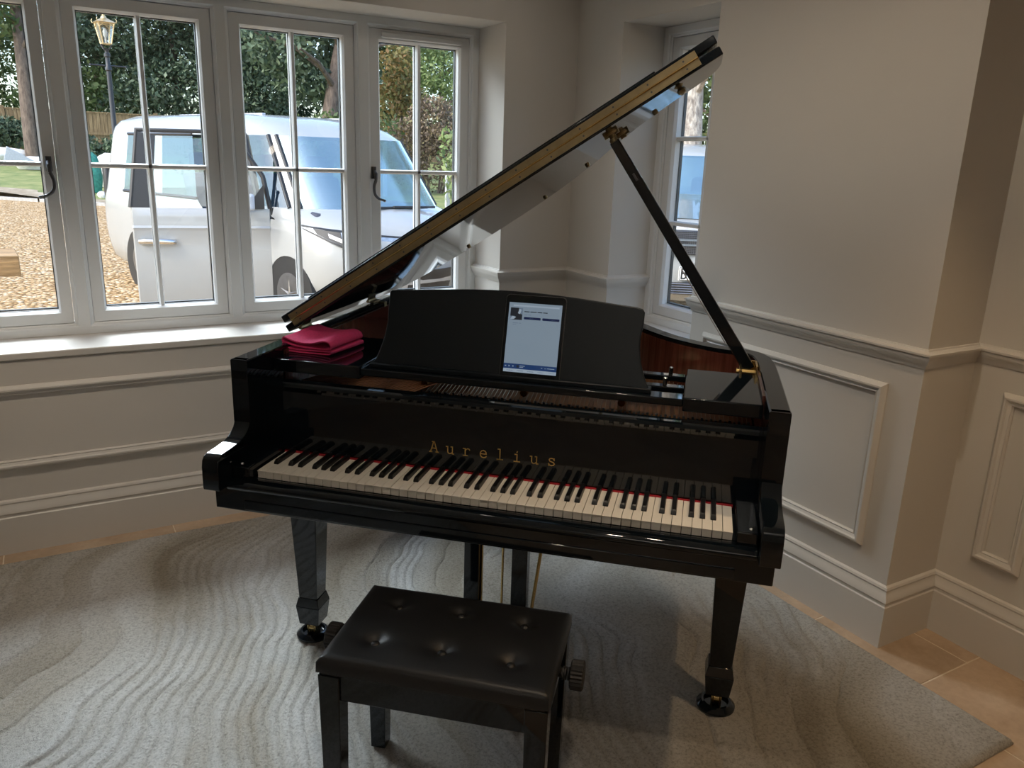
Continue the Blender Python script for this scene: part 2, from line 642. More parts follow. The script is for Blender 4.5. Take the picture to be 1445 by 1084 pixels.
# floor with individual tiles
floor = MB().box(XL - 0.3, WX + T, YB - 0.3, WY + T, -0.2, -0.0012).build('floor', M['grout'], kind='structure', smooth=0)
tile_mesh = {}
TW, TD, G = 0.61, 0.41, 0.004
j = 0
yy = -0.41 * 11
row = 0
while yy < WY:
    off = 0.0 if row % 2 else 0.0
    off = 0.305 if (round(yy / 0.41)) % 2 == 0 else 0.0
    xx = 1.605 - off - TW * 9
    while xx < W5X:
        a0, a1 = max(xx, XL), min(xx + TW, W5X)
        b0, b1 = max(yy, YB), min(yy + TD, WY)
        # leave out what lies under the projecting wall
        if a1 - a0 > 0.03 and b1 - b0 > 0.03 and not (a0 >= WX and b0 >= CY - 0.01):
            t = MB().box(a0 + G / 2, a1 - G / 2, b0 + G / 2, b1 - G / 2, -0.02, 0).build('floor_tile', M['stone'], floor, bevel=0.0015, seg=1, smooth=0)
        xx += TW
    yy += TD
    row += 1

# ---- skirting, dado rail, panel mouldings
BASE = [(0, 0), (0.022, 0), (0.022, 0.148), (0.018, 0.152), (0.018, 0.160), (0.022, 0.166), (0.020, 0.178), (0.012, 0.190), (0.010, 0.200), (0.012, 0.206), (0.009, 0.213), (0, 0.217)]
DADO = [(0, -0.052), (0.004, -0.052), (0.008, -0.040), (0.018, -0.028), (0.022, -0.016), (0.022, -0.010), (0.027, -0.008), (0.027, -0.002), (0.020, 0.0), (0.014, 0.004), (0.009, 0.004), (0.007, 0.009), (0, 0.009)]
PANEL = [(0, 0), (0.0, 0.006), (0.006, 0.014), (0.012, 0.020), (0.018, 0.020), (0.022, 0.014), (0.030, 0.010), (0.034, 0.012), (0.038, 0.006), (0.038, 0)]
Z = Vector((0, 0, 1))


def rail(name, path, prof, z=0):
    # path walks with the room on its left
    return MB().sweep([(x, y, z) for x, y in path], Z, prof).build(name, M['woodwork'], kind='structure', smooth=25)


rail('baseboard_right', [(W5X, YB), (W5X, CY), (WX, CY), (WX, WY)], BASE)
rail('baseboard_back', [(WX, WY), (XL, WY)], BASE)
rail('baseboard_left', [(XL, WY), (XL, YB)], BASE)
DZ = 1.0125
RD1 = WY + 0.262    # depth of the reveal of window 1 (frame face)
RD2 = WX + 0.233
rail('trim_1', [(W5X, YB), (W5X, CY), (WX, CY), (WX, PY0), (WX + 0.03, PY0)], DADO, DZ)
rail('trim_2', [(RD2, PY1), (WX, PY1), (WX, WY), (OX1, WY), (OX1, RD1)], DADO, DZ)
rail('trim_3', [(OX0, RD1), (OX0, WY), (XL, WY)], DADO, DZ)


def panel_x(name, x, y0, y1, z0, z1):
    # on a wall facing -x; N points into the room
    MB().sweep([(x, y0, z0), (x, y0, z1), (x, y1, z1), (x, y1, z0)], (-1, 0, 0), [(a, b) for a, b in PANEL], closed=True).build(name, M['woodwork'], kind='structure', smooth=25)


def panel_y(name, y, x0, x1, z0, z1):
    MB().sweep([(x0, y, z0), (x0, y, z1), (x1, y, z1), (x1, y, z0)][::-1], (0, -1, 0), [(a, b) for a, b in PANEL], closed=True).build(name, M['woodwork'], kind='structure', smooth=25)


panel_x('trim_4', WX, -0.088, 0.762, 0.316, 0.886)
panel_x('trim_5', W5X, -0.463, -0.308, 0.316, 0.886)
panel_x('trim_6', W5X, -1.9, -0.62, 0.316, 0.886)
panel_y('trim_7', WY, -1.36, 1.0, 0.338, 0.667)
panel_y('trim_8', WY, -2.9, -1.6, 0.338, 0.886)

# ---- window sills
MB().box(OX0, OX1, WY - 0.008, WY + T - 0.02, SILL - 0.028, SILL).build('trim_9', M['woodwork'], bevel=0.006, seg=3, kind='structure')
MB().box(WX - 0.008, WX + TR - 0.005, PY0, PY1, SILL - 0.028, SILL).build('trim_10', M['white_frame'], bevel=0.006, seg=3, kind='structure')


# ---- windows (built in the x-z plane facing -y, then placed)
def casement(win, x0, x1, z0, z1, rows, handle=None, cols=2):
    """sash with stiles, glazing bars and one pane per light; front face at y=0, going back in +y"""
    st, sb, stp = 0.05, 0.057, 0.048
    sash = MB()
    # stepped section: main stile, then a bevelled bead to the glass
    prof = [(0, 0.0), (0.0, 0.060), (0.042, 0.060), (0.05, 0.046), (0.05, 0.0)]
    pth = [(x0, 0.062, z0), (x0, 0.062, z1), (x1, 0.062, z1), (x1, 0.062, z0)][::-1]
    prof_w = [(a, b) for a, b in prof]
    sash.sweep(pth, (0, -1, 0), prof_w, closed=True)
    s = sash.build('sash', M['white_frame'], win, smooth=25)
    gx0, gx1, gz0, gz1 = x0 + st, x1 - st, z0 + st + 0.005, z1 - st
    xs = [gx0 + (gx1 - gx0) * i / cols for i in range(cols + 1)]
    zs = [gz0 + (gz1 - gz0) * i / rows for i in range(rows + 1)]
    bw = 0.010
    bar = [(-bw, 0.004), (-bw * 0.6, -0.006), (bw * 0.6, -0.006), (bw, 0.004), (bw, 0.02), (-bw, 0.02)]
    for x in xs[1:-1]:
        MB().zprism([(x + a, 0.026 + b) for a, b in bar], gz0 - 0.004, gz1 + 0.004).build('glazing_bar', M['white_frame'], s, smooth=25)
        MB().box(x - 0.007, x + 0.007, 0.046, 0.062, gz0, gz1).build('spacer_bar', M['spacer'], s, smooth=0)
    for z in zs[1:-1]:
        MB().prism([(z + a, 0.026 + b) for a, b in bar], lambda p: (gx0 - 0.004, p[1], p[0]), lambda p: (gx1 + 0.004, p[1], p[0])).build('glazing_bar', M['white_frame'], s, smooth=25)
    # dark edge spacer around the glazing
    MB().sweep([(gx0, 0.062, gz0), (gx0, 0.062, gz1), (gx1, 0.062, gz1), (gx1, 0.062, gz0)][::-1], (0, -1, 0), [(-0.002, 0), (0.004, 0), (0.004, 0.015), (-0.002, 0.015)], closed=True).build('spacer_edge', M['spacer'], s, smooth=0)
    for i in range(cols):
        for k in range(rows):
            MB().box(xs[i], xs[i + 1], 0.044, 0.046, zs[k], zs[k + 1]).build('pane', M['pane'], s, smooth=0)
    # outer pair of bars
    for x in xs[1:-1]:
        MB().box(x - 0.011, x + 0.011, 0.063, 0.072, gz0, gz1).build('glazing_bar', M['white_frame'], s, smooth=0)
    for z in zs[1:-1]:
        MB().box(gx0, gx1, 0.063, 0.072, z - 0.009, z + 0.009).build('glazing_bar', M['white_frame'], s, smooth=0)
    if handle:
        hx, hz, sg = handle
        h = MB()
        h.zprism(rrect(hx - 0.011, hx + 0.011, -0.014, 0.004, 0.005), hz, hz + 0.055)
        h.tube([(hx, -0.012, hz + 0.035), (hx, -0.030, hz + 0.022), (hx, -0.034, hz - 0.005)], [0.008, 0.010, 0.0075], 10)
        pts = catmull([(hx, -0.034, hz - 0.005), (hx - sg * 0.010, -0.036, hz - 0.035), (hx - sg * 0.006, -0.036, hz - 0.070), (hx + sg * 0.014, -0.034, hz - 0.090), (hx + sg * 0.040, -0.030, hz - 0.098)], 5)
        h.tube(pts, [0.0075 - 0.002 * i / len(pts) for i in range(len(pts))], 10)
        h.lathe([(0.0, -0.007), (0.006, -0.004), (0.0085, 0), (0.006, 0.004), (0, 0.007)], (hx + sg * 0.042, -0.030, hz - 0.099), 10)
        h.build('handle', M['handle'], s)
    return s


def window(name, loc, rz, x0, x1, edges, rows, handles, cols=2):
    w = empty(name, loc, rz, kind='structure')
    z0, z1 = SILL + 0.001, HEAD - 0.001
    fr = MB()
    prof = [(0, -0.10), (0, 0.0), (0.030, 0.0), (0.036, -0.006), (0.036, -0.012), (0.043, -0.016), (0.043, -0.10)]
    fr.sweep([(x0, 0, z0), (x0, 0, z1), (x1, 0, z1), (x1, 0, z0)][::-1], (0, -1, 0), prof, closed=True)
    fr.build('outer_frame', M['white_frame'], w, smooth=25)
    for (a, b) in zip(edges[:-1], edges[1:]):
        m0, m1 = a[1], b[0]
        mu = [(m0, -0.10), (m0, -0.016), (m0 + 0.010, -0.010), (m0 + 0.014, 0.0), (m1 - 0.014, 0.0), (m1 - 0.010, -0.010), (m1, -0.016), (m1, -0.10)]
        MB().zprism([(p[0], -p[1]) for p in mu], z0 + 0.03, z1 - 0.03).build('mullion', M['white_frame'], w, smooth=25)
    for e, h in zip(edges, handles):
        s = casement(w, e[0] + 0.002, e[1] - 0.002, SILL + 0.046, HEAD - 0.047, rows, h, cols)
        s.location = (0, 0.018, 0)
    return w


E1 = [(-1.342, -0.800), (-0.730, -0.190), (-0.122, 0.416), (0.488, 0.993)]
window('window_1', (0, RD1, 0), 0, OX0, OX1, E1, 2, [(-0.826, 1.440, -1), None, None, (0.499, 1.432, 1)])
w1 = bpy.data.objects['window_1']
MB().prism(rrect(0.545, 0.945, 2.052, 2.074, 0.008), lambda p: (p[0], -0.002, p[1]), lambda p: (p[0], 0.020, p[1])).build('trickle_vent', M['white_frame'], w1, bevel=0.003)
# window 2 sits in the right wall: local x runs towards -y
window('window_2', (RD2, 0, 0), -PI / 2, -PY1, -PY0, [(-PY1 + 0.043, -PY0 - 0.043)], 3, [None])


# ---- ceiling downlights (modelled fittings with their lamp; the bay washers are added fill)
ceil_o = bpy.data.objects['ceiling']


def downlight(x, y, w, col, size=R(120), blend=0.8, aim=None):
    ring = MB().lathe([(0.034, -0.004), (0.045, -0.006), (0.048, 0.0), (0.034, 0.0)], (x, y, CEIL), 24).build('downlight', M['white_frame'], ceil_o)
    MB().lathe([(0.0, -0.002), (0.034, -0.002), (0.034, 0.0), (0, 0)], (x, y, CEIL), 20).build('downlight_lens', M['curtain_bulb'], ring)
    l = bpy.data.lights.new('downlight_lamp', 'SPOT')
    l.energy = w
    l.color = col
    l.spot_size = size
    l.spot_blend = blend
    l.shadow_soft_size = 0.035
    o = bpy.data.objects.new('downlight_lamp', l)
    COL.objects.link(o)
    o.location = (x, y, CEIL - 0.012)
    if aim:
        o.rotation_euler = (Vector(aim) - o.location).to_track_quat('-Z', 'Y').to_euler()
    return o


WARM = (1.0, 0.70, 0.40)
NEUT = (1.0, 0.90, 0.78)
downlight(0.85, -0.95, DOWNLIGHT_W * 2.3, WARM, R(95), 0.6)
downlight(1.05, -2.6, DOWNLIGHT_W * 1.5, WARM)
# unseen washers, added to brighten the walls of the bay
downlight(0.30, 0.95, DOWNLIGHT_W * 0.9, NEUT, R(105), 1.0, (1.43, 0.60, 0.9))
downlight(0.30, -0.25, DOWNLIGHT_W * 1.6, (1.0, 0.84, 0.66), R(105), 1.0, (1.43, -0.05, 1.0))
downlight(-0.45, 0.75, DOWNLIGHT_W * 2.0, NEUT, R(66), 1.0, (-0.45, 1.79, 0.10))
downlight(-1.35, 0.85, DOWNLIGHT_W * 2.4, (1.0, 0.82, 0.62), R(66), 1.0, (-1.15, 1.75, 0.02))
downlight(0.75, 0.95, DOWNLIGHT_W * 0.35, NEUT, R(110), 1.0, (0.9, 1.79, 1.5))
# over the keyboard
downlight(-0.30, -0.62, DOWNLIGHT_W * 1.3, (1.0, 0.82, 0.62), R(80), 0.9, (-0.08, -0.08, 0.7))


def fill_pendant(x, y, w, col):
    """an added fill lamp, shaped as a hanging bowl lighting the ceiling"""
    p = MB().lathe([(0.05, CEIL), (0.05, CEIL - 0.02), (0.006, CEIL - 0.03), (0.006, 1.98), (0.02, 1.97)], (x, y, 0), 16).build('fill_pendant_stem', M['handle'], ceil_o)
    MB().lathe([(0.02, 1.90), (0.12, 1.92), (0.17, 1.98), (0.168, 1.98), (0.118, 1.925), (0.02, 1.905)], (x, y, 0), 28).build('fill_pendant_bowl', M['white_frame'], p)
    l = bpy.data.lights.new('fill_pendant_lamp', 'SPOT')
    l.energy = w
    l.color = col
    l.spot_size = R(140)
    l.spot_blend = 0.7
    l.shadow_soft_size = 0.05
    o = bpy.data.objects.new('fill_pendant_lamp', l)
    COL.objects.link(o)
    o.location = (x, y, 1.96)
    o.rotation_euler = (PI, 0, 0)


fill_pendant(-1.9, -2.7, FILL_PENDANT_W, (1.0, 0.92, 0.82))  # unseen fill light, added behind the camera to lift the room



# ================================================================== rug
def fbm(x, y, z, o=4):
    s, a, t = 0, 1.0, 0
    for i in range(o):
        s += a * noise.noise(Vector((x, y, z)))
        t += a
        x, y, a = x * 2.03, y * 2.03, a * 0.5
    return s / t


def build_rug():
    x0, x1, y0, y1 = -2.05, 1.343, -0.702, 1.655
    dx = 0.0054
    nx, ny = int((x1 - x0) / dx) + 1, int((y1 - y0) / dx) + 1
    xs = np.linspace(x0, x1, nx)
    ys = np.linspace(y0, y1, ny)
    V = np.zeros((ny, nx, 3), np.float32)
    T_ = np.zeros((ny, nx), np.float32)
    ca, sa = math.cos(R(62)), math.sin(R(62))
    th = 0.020
    for iy, y in enumerate(ys):
        for ix, x in enumerate(xs):
            # marbled strata: stretched, warped level sets
            u, w = x * ca + y * sa, -x * sa + y * ca
            wl = noise.noise(Vector((u * 0.8, w * 0.7, 11.3)))
            wx = noise.noise(Vector((u * 2.1, w * 1.3 + wl, 1.3)))
            wy = noise.noise(Vector((u * 4.6, w * 2.8, 7.7)))
            wz = noise.noise(Vector((u * 13.0, w * 9.0, 3.1)))
            f = w + 0.26 * wl + 0.125 * wx + 0.052 * wy + 0.009 * wz
            # where the pile is carved into groups of lines
            m1 = noise.noise(Vector((u * 1.0 + 9, f * 4.2, 5.5)))
            m2 = noise.noise(Vector((u * 0.9 + 3, f * 5.0, 15.5)))
            p1 = f * 24.0
            fr1 = abs(p1 - math.floor(p1) - 0.5) * 2          # 0 at the groove
            p2 = f * 9.0 + 0.35 * wx
            fr2 = abs(p2 - math.floor(p2) - 0.5) * 2
            g = 0.0
            a1 = min(max((m1 + 0.02) / 0.10, 0), 1)
            g -= 0.0072 * a1 * max(0.0, 1 - fr1 / 0.42)
            a2 = min(max((m2 + 0.02) / 0.08, 0), 1) * (1 - a1)
            g -= 0.0075 * a2 * max(0.0, 1 - fr2 / 0.13)
            lev = math.floor(p2 + 0.5)
            hsh = (math.sin(lev * 12.9898) * 43758.5453) % 1.0
            tone = 0.50 + 0.22 * (hsh - 0.5) + 0.85 * fbm(u * 0.9, f * 3.4, 2.2, 3) + 0.10 * wz * a1 + 0.16 * a1 * (fr1 - 0.4) + 0.05 * a1
            z = th + g + 0.004 * (hsh - 0.5)
            d = min(x - x0, x1 - x, y - y0, y1 - y)
            if d < 0.012:
                z = th * (0.35 + 0.65 * math.sqrt(max(d, 0) / 0.012))
                tone -= 0.08
            V[iy, ix] = (x, y, z)
            T_[iy, ix] = tone
    idx = np.arange(nx * ny).reshape(ny, nx)
    q = np.stack([idx[:-1, :-1], idx[:-1, 1:], idx[1:, 1:], idx[1:, :-1]], -1).reshape(-1, 4)
    # skirt
    v = V.reshape(-1, 3).tolist()
    f = q.tolist()
    loop = list(idx[0, :]) + list(idx[1:, -1]) + list(idx[-1, -2::-1]) + list(idx[-2:0:-1, 0])
    b = len(v)
    for i in loop:
        v.append((v[i][0], v[i][1], 0.001))
    n = len(loop)
    for i in range(n):
        f.append((int(loop[i]), b + i, b + (i + 1) % n, int(loop[(i + 1) % n])))
    me = bpy.data.meshes.new('rug')
    me.from_pydata(v, [], f)
    at = me.attributes.new('tone', 'FLOAT', 'POINT')
    tt = np.concatenate([T_.reshape(-1), np.full(n, 0.3, np.float32)])
    at.data.foreach_set('value', tt)
    o = link('rug', me, M['rug'], smooth=60)
    tag(o, 'large grey and beige carved pile rug with marbled wavy lines under the piano', 'rug')


build_rug()
RUGZ = 0.020

# ================================================================== grand piano (local frame: x along the keys, y to the tail)
TH = R(-43.449)
piano = empty('grand_piano', (0, 0, RUGZ * 0), TH, 'glossy black grand piano with its lid propped open on the rug', 'piano')
BK = M['black']

OUT = [(0.713, 0.066), (0.713, 0.30), (0.712, 0.50), (0.708, 0.585), (0.690, 0.665), (0.645, 0.712), (0.560, 0.742), (0.470, 0.800), (0.393, 0.880), (0.307, 1.003), (0.215, 1.150),
       (0.09, 1.30), (-0.07, 1.405), (-0.26, 1.455), (-0.46, 1.45), (-0.62, 1.39), (-0.70, 1.27), (-0.713, 1.12), (-0.713, 0.9), (-0.713, 0.5), (-0.713, 0.066)]
OUTL = [(p.x, p.y) for p in catmull([(a, b, 0) for a, b in OUT], 4)]


def offset(path, d):
    res = []
    n = len(path)
    for i in range(n):
        a = Vector(path[max(i - 1, 0)])
        b = Vector(path[min(i + 1, n - 1)])
        t = (b - a).normalized()
        res.append((path[i][0] - t.y * d, path[i][1] + t.x * d))
    return res


ZT = 1.0044
rimp = [(0, 0.645), (0.049, 0.645), (0.049, ZT - 0.003), (0.046, ZT), (0.003, ZT), (0, ZT - 0.003)]
MB().sweep([(x, y, 0) for x, y in OUTL], Z, [(a, b) for a, b in rimp]).build('rim', BK, piano, smooth=30)
INN = offset(OUTL, 0.049)
inn_c = [p for p in INN if p[1] > 0.20]
MB().sweep([(x, y, 0) for x, y in inn_c], Z, [(0.0, 0.80), (0.004, 0.80), (0.004, ZT - 0.012), (0.0, ZT - 0.012)]).build('inner_rim_veneer', M['mahogany'], piano, smooth=30)
tag(piano.children[-1], 'striped red mahogany lining of the rim')

# arms (cheeks)
arm = [(0.067, ZT), (0.065, 0.955), (0.071, 0.932), (0.078, 0.905), (0.079, 0.872), (0.070, 0.838), (0.058, 0.818), (0.040, 0.803), (0.012, 0.793), (-0.03, 0.789), (-0.066, 0.787), (-0.080, 0.783), (-0.088, 0.773), (-0.092, 0.755), (-0.092, 0.700), (-0.090, 0.693), (0.02, 0.693), (0.02, 0.645), (0.09, 0.645), (0.09, ZT)]
for s in (-1, 1):
    MB().xprism(arm, s * 0.713, s * 0.666).build('arm', BK, piano, bevel=0.0025, seg=3, smooth=30)

# key bed and key slip
MB().box(-0.706, 0.706, -0.052, 0.62, 0.628, 0.692).build('key_bed', BK, piano, bevel=0.003, seg=2)
MB().box(-0.62, 0.62, -0.056, -0.05, 0.634, 0.660).build('key_bed_strip', BK, piano, bevel=0.002)
slip = [(-0.010, 0.692), (-0.010, 0.704), (-0.014, 0.7085), (-0.020, 0.710), (-0.048, 0.708), (-0.056, 0.704), (-0.060, 0.697), (-0.058, 0.690), (-0.052, 0.685), (-0.052, 0.692)]
MB().xprism(slip, -0.665, 0.665).build('key_slip', BK, piano, smooth=50)
for s in (-1, 1):
    kb = MB().box(min(s * 0.665, s * 0.617), max(s * 0.665, s * 0.617), -0.030, 0.155, 0.692, 0.742).build('key_block', BK, piano, bevel=0.003)
    MB().lathe([(0.0, 0.004), (0.004, 0.0038), (0.0065, 0.002), (0.007, 0.0)], (s * 0.650, -0.006, 0.742), 14).build('screw_cap', M['chrome'], kb)

# keys
ZK = 0.7253
P_ = 0.0235
X0 = -26 * P_
wk = MB()
wk.box(-P_ / 2 + 0.0006, P_ / 2 - 0.0006, -0.001, 0.150, ZK - 0.003, ZK)
wk.box(-P_ / 2 + 0.0009, P_ / 2 - 0.0009, 0.001, 0.150, ZK - 0.021, ZK - 0.003)
w0 = wk.build('white_key', M['ivory'], piano, bevel=0.0007, seg=2)
bk = MB()
v = []
for (hw, ya, yb, z) in ((0.0068, 0.0520, 0.152, ZK), (0.0065, 0.0535, 0.152, ZK + 0.006), (0.0050, 0.060, 0.152, ZK + 0.0122)):
    v += [(-hw, ya, z), (hw, ya, z), (hw, yb, z), (-hw, yb, z)]
f = [(0, 3, 2, 1), (8, 9, 10, 11)]
for L in (0, 4):
    for k in range(4):
        f.append((L + k, L + (k + 1) % 4, L + 4 + (k + 1) % 4, L + 4 + k))
bk.add(v, f)
b0 = bk.build('black_key', M['ebony'], piano, bevel=0.001, seg=2)
pat = [1, 0, 1, 1, 0, 1, 1]   # black key after A B C D E F G
shift = {0: 0.0020, 2: -0.0022, 3: 0.0022, 5: -0.0028, 6: 0.0}
for i in range(52):
    x = X0 + (i + 0.5) * P_
    dz = random.Random(i).uniform(-0.0002, 0.0002)
    if i == 0:
        w0.location = (x, 0, 0)
    else:
        share(w0, 'white_key', (x, 0, dz), piano)
    if i < 51 and pat[i % 7]:
        xb = x + P_ / 2 + shift[i % 7]
        if i == 0:
            b0.location = (xb, 0, 0)
        else:
            share(b0, 'black_key', (xb, 0, dz), piano)
MB().box(-0.617, 0.617, 0.005, 0.16, 0.692, 0.7035).build('key_frame', M['satin'], piano)
MB().box(-0.613, 0.613, 0.1485, 0.156, 0.722, 0.7285).build('key_felt', M['felt'], piano)

# fallboard with its lettering
FBY0, FBZ0, FBY1, FBZ1 = 0.155, 0.7285, 0.157, 0.905
fb = [(FBY0, FBZ0), (0.152, 0.733), (FBY1 - 0.002, FBZ1 - 0.004), (0.153, FBZ1 + 0.003), (0.150, FBZ1 + 0.010), (0.154, FBZ1 + 0.018), (0.162, FBZ1 + 0.021), (0.196, FBZ1 + 0.020), (0.200, FBZ1), (0.200, 0.70), (FBY0, 0.70)]
fall = MB().xprism(fb, -0.663, 0.663).build('fallboard', BK, piano, smooth=0)


# ---- stroke lettering
GLYPH = {
    'A': [[(0.08, 0), (0.45, 1), (0.55, 1), (0.92, 0)], [(0.24, 0.36), (0.76, 0.36)], [(-0.06, 0), (0.24, 0)], [(0.76, 0), (1.06, 0)], [(0.30, 1), (0.55, 1)]],
    'u': [[(0.0, 0.68), (0.18, 0.68), (0.18, 0.20), (0.24, 0.06), (0.40, 0.0), (0.58, 0.03), (0.74, 0.14)], [(0.60, 0.68), (0.76, 0.68), (0.76, 0.0), (0.92, 0.0)]],
    'r': [[(0.06, 0.68), (0.30, 0.68), (0.30, 0)], [(0.06, 0), (0.60, 0)], [(0.30, 0.44), (0.42, 0.60), (0.60, 0.69), (0.76, 0.66), (0.84, 0.58)]],
    'e': [[(0.12, 0.36), (0.84, 0.36), (0.80, 0.54), (0.66, 0.66), (0.48, 0.70), (0.28, 0.65), (0.14, 0.50), (0.11, 0.34), (0.15, 0.17), (0.30, 0.04), (0.50, 0.0), (0.70, 0.03), (0.84, 0.12)]],
    'l': [[(0.22, 1.0), (0.46, 1.0), (0.46, 0)], [(0.14, 0), (0.78, 0)]],
    'i': [[(0.22, 0.68), (0.47, 0.68), (0.47, 0)], [(0.14, 0), (0.80, 0)], [(0.45, 0.88), (0.49, 0.96)]],
    's': [[(0.78, 0.52), (0.78, 0.68)], [(0.78, 0.56), (0.66, 0.67), (0.48, 0.70), (0.28, 0.66), (0.19, 0.54), (0.28, 0.42), (0.50, 0.36), (0.72, 0.30), (0.82, 0.17), (0.72, 0.05), (0.50, 0.0), (0.30, 0.03), (0.17, 0.13)], [(0.17, 0.18), (0.17, 0.02)]],
    'B': [[(0.1, 0), (0.1, 1), (0.55, 1), (0.74, 0.90), (0.74, 0.64), (0.55, 0.53), (0.1, 0.53)], [(0.55, 0.53), (0.80, 0.42), (0.80, 0.12), (0.58, 0), (0.1, 0)]],
    'S': [[(0.82, 0.82), (0.70, 0.97), (0.45, 1.0), (0.20, 0.92), (0.14, 0.74), (0.24, 0.58), (0.50, 0.50), (0.76, 0.42), (0.86, 0.24), (0.76, 0.06), (0.48, 0.0), (0.22, 0.04), (0.10, 0.20)]],
}


def strokes(mb, ch, ox, oy, sx, sy, w, to3, h):
    """each stroke becomes a flat bar of width w and thickness h; to3 maps (x,y,depth) to 3D"""
    for st in GLYPH[ch]:
        pts = [Vector((ox + a * sx, oy + b * sy, 0)) for a, b in st]
        n = len(pts)
        L, Rr = [], []
        for i in range(n):
            d0 = (pts[i] - pts[i - 1]).normalized() if i else (pts[1] - pts[0]).normalized()
            d1 = (pts[i + 1] - pts[i]).normalized() if i < n - 1 else d0
            m = (d0 + d1)
            if m.length < 1e-4:
                m = d1
            m.normalize()
            nn = Vector((-m.y, m.x, 0))
            k = 1 / max(nn.dot(Vector((-d1.y, d1.x, 0))), 0.55)
            e = 0
            if i == 0: e = -w / 2
            if i == n - 1: e = w / 2
            c = pts[i] + m * e
            L.append(c + nn * (w / 2 * k))
            Rr.append(c - nn * (w / 2 * k))
        vv, ff = [], []
        for i in range(n):
            for q in (L[i], Rr[i]):
                vv.append(to3(q.x, q.y, 0))
            for q in (L[i], Rr[i]):
                vv.append(to3(q.x, q.y, h))
        for i in range(n - 1):
            a, b = 4 * i, 4 * (i + 1)
            ff += [(a + 2, a + 3, b + 3, b + 2), (a, b, b + 1, a + 1), (a, a + 2, b + 2, b), (a + 1, b + 1, b + 3, a + 3)]
        ff += [(0, 1, 3, 2), (4 * n - 4, 4 * n - 2, 4 * n - 1, 4 * n - 3)]
        mb.add(vv, ff)


def fb3(x, y, d):
    t = (y - 0.733) / (FBZ1 - 0.004 - 0.733)
    return (x, 0.152 + t * (FBY1 - 0.002 - 0.152) - d, y)


word = 'Aurelius'
for i, ch in enumerate(word):
    m_ = MB()
    strokes(m_, ch, -0.182 + i * 0.0460, 0.7755, 0.0225, 0.0285, 0.0026, fb3, 0.0006)
    tag(m_.build('letter', M['gold'], fall, smooth=0), 'gold letter ' + ch)

# music desk frame: two side shelves, ledge, slide rails
sh = MB().box(-0.661, -0.402, 0.196, 0.545, 0.944, 0.980).build('side_shelf', BK, piano, bevel=0.003, seg=3)
sh2 = MB().box(0.468, 0.661, 0.196, 0.500, 0.944, 0.980).build('side_shelf', BK, piano, bevel=0.003, seg=3)
MB().box(-0.402, 0.468, 0.200, 0.255, 0.954, 0.974).build('desk_ledge', BK, piano, bevel=0.003, seg=3)
for y_ in (0.335, 0.455):
    MB().box(-0.402, 0.468, y_, y_ + 0.035, 0.950, 0.966).build('slide_rail', BK, piano, bevel=0.003, seg=3)
for x_ in (-0.30,):
    MB().box(x_, x_ + 0.03, 0.255, 0.50, 0.962, 0.974).build('slide_rail', BK, piano, bevel=0.002)

for x_, y_ in ((0.415, 0.352), (0.425, 0.472)):
    MB().lathe([(0.006, 0), (0.006, 0.020), (0.004, 0.022)], (x_, y_, 0.966), 10).build('slide_post', M['chrome'], piano)

# music desk (leaning board with shaped ends)
TILT = R(16.5)
prof = []
for (x, z) in [(-0.381, 0.0), (-0.372, 0.012), (-0.362, 0.04), (-0.353, 0.075), (-0.348, 0.115), (-0.349, 0.160), (-0.350, 0.198), (-0.346, 0.205)]:
    prof.append((x, z))
for k in range(13):
    x = -0.33 + 0.66 * k / 12
    prof.append((x, 0.2065 + 0.020 * math.cos(x / 0.34 * PI / 2) ** 1.2))
for (x, z) in [(0.346, 0.203), (0.351, 0.195), (0.351, 0.165), (0.346, 0.13), (0.347, 0.10), (0.353, 0.065), (0.363, 0.035), (0.374, 0.010), (0.381, 0.0)]:
    prof.append((x, z))


def desk3(x, s, d):
    return (x, 0.235 + s * math.sin(TILT) - d * math.cos(TILT), 0.984 + s * math.cos(TILT) + d * math.sin(TILT))


MB().prism(prof, lambda p: desk3(p[0], p[1], -0.014), lambda p: desk3(p[0], p[1], 0)).build('music_desk', M['satin'], piano, bevel=0.003, seg=3, smooth=35)
MB().box(-0.385, 0.385, 0.222, 0.258, 0.974, 0.986).build('desk_base', M['satin'], piano, bevel=0.002)
for x_ in (-0.24, 0.24):
    MB().tube([(x_, 0.30, 1.15), (x_, 0.43, 0.975)], 0.005, 8).build('desk_strut', M['old_brass'], piano)

# iron plate, pins, strings, soundboard
pl_in = offset(OUTL, 0.056)
pl_poly = [p for p in pl_in if p[1] > 0.24]
plate_o = MB().zprism(pl_poly, 0.852, 0.862).build('iron_plate', M['bronze'], piano, smooth=0)
MB().zprism([p for p in offset(OUTL, 0.051) if p[1] > 0.1], 0.665, 0.69).build('bottom_board', M['satin'], piano, smooth=0)
MB().box(-0.655, 0.655, 0.232, 0.262, 0.70, 0.872).build('pin_block', M['spruce'], piano, smooth=0)
pins, strg, bass = MB(), MB(), MB()
rn = random.Random(4)
for i in range(108):
    x = -0.64 + 1.28 * i / 107
    for k in range(2):
        yb = 0.285 + 0.030 * k + (0.012 if i % 2 else 0)
        pins.lathe([(0.0034, 0), (0.0034, 0.030), (0.0028, 0.032)], (x, yb, 0.860), 6)
    y1 = 1.38 - max(0, (x + 0.25)) * 1.12
    if i < 30:
        bass.tube([(x, 0.275, 0.892), (x + 0.30, 1.30 - 0.05 * (i / 30), 0.888)], 0.0021, 5)
    else:
        y1 = max(0.60, 1.36 - (i - 30) / 77 * 0.80)
        strg.tube([(x, 0.36, 0.876), (x - 0.10 * (1 - (i - 30) / 77), y1, 0.876)], 0.0009, 4)
pins.build('tuning_pins', M['handle'], plate_o, kind='stuff')
strg.build('treble_strings', M['old_brass'], plate_o, kind='stuff')
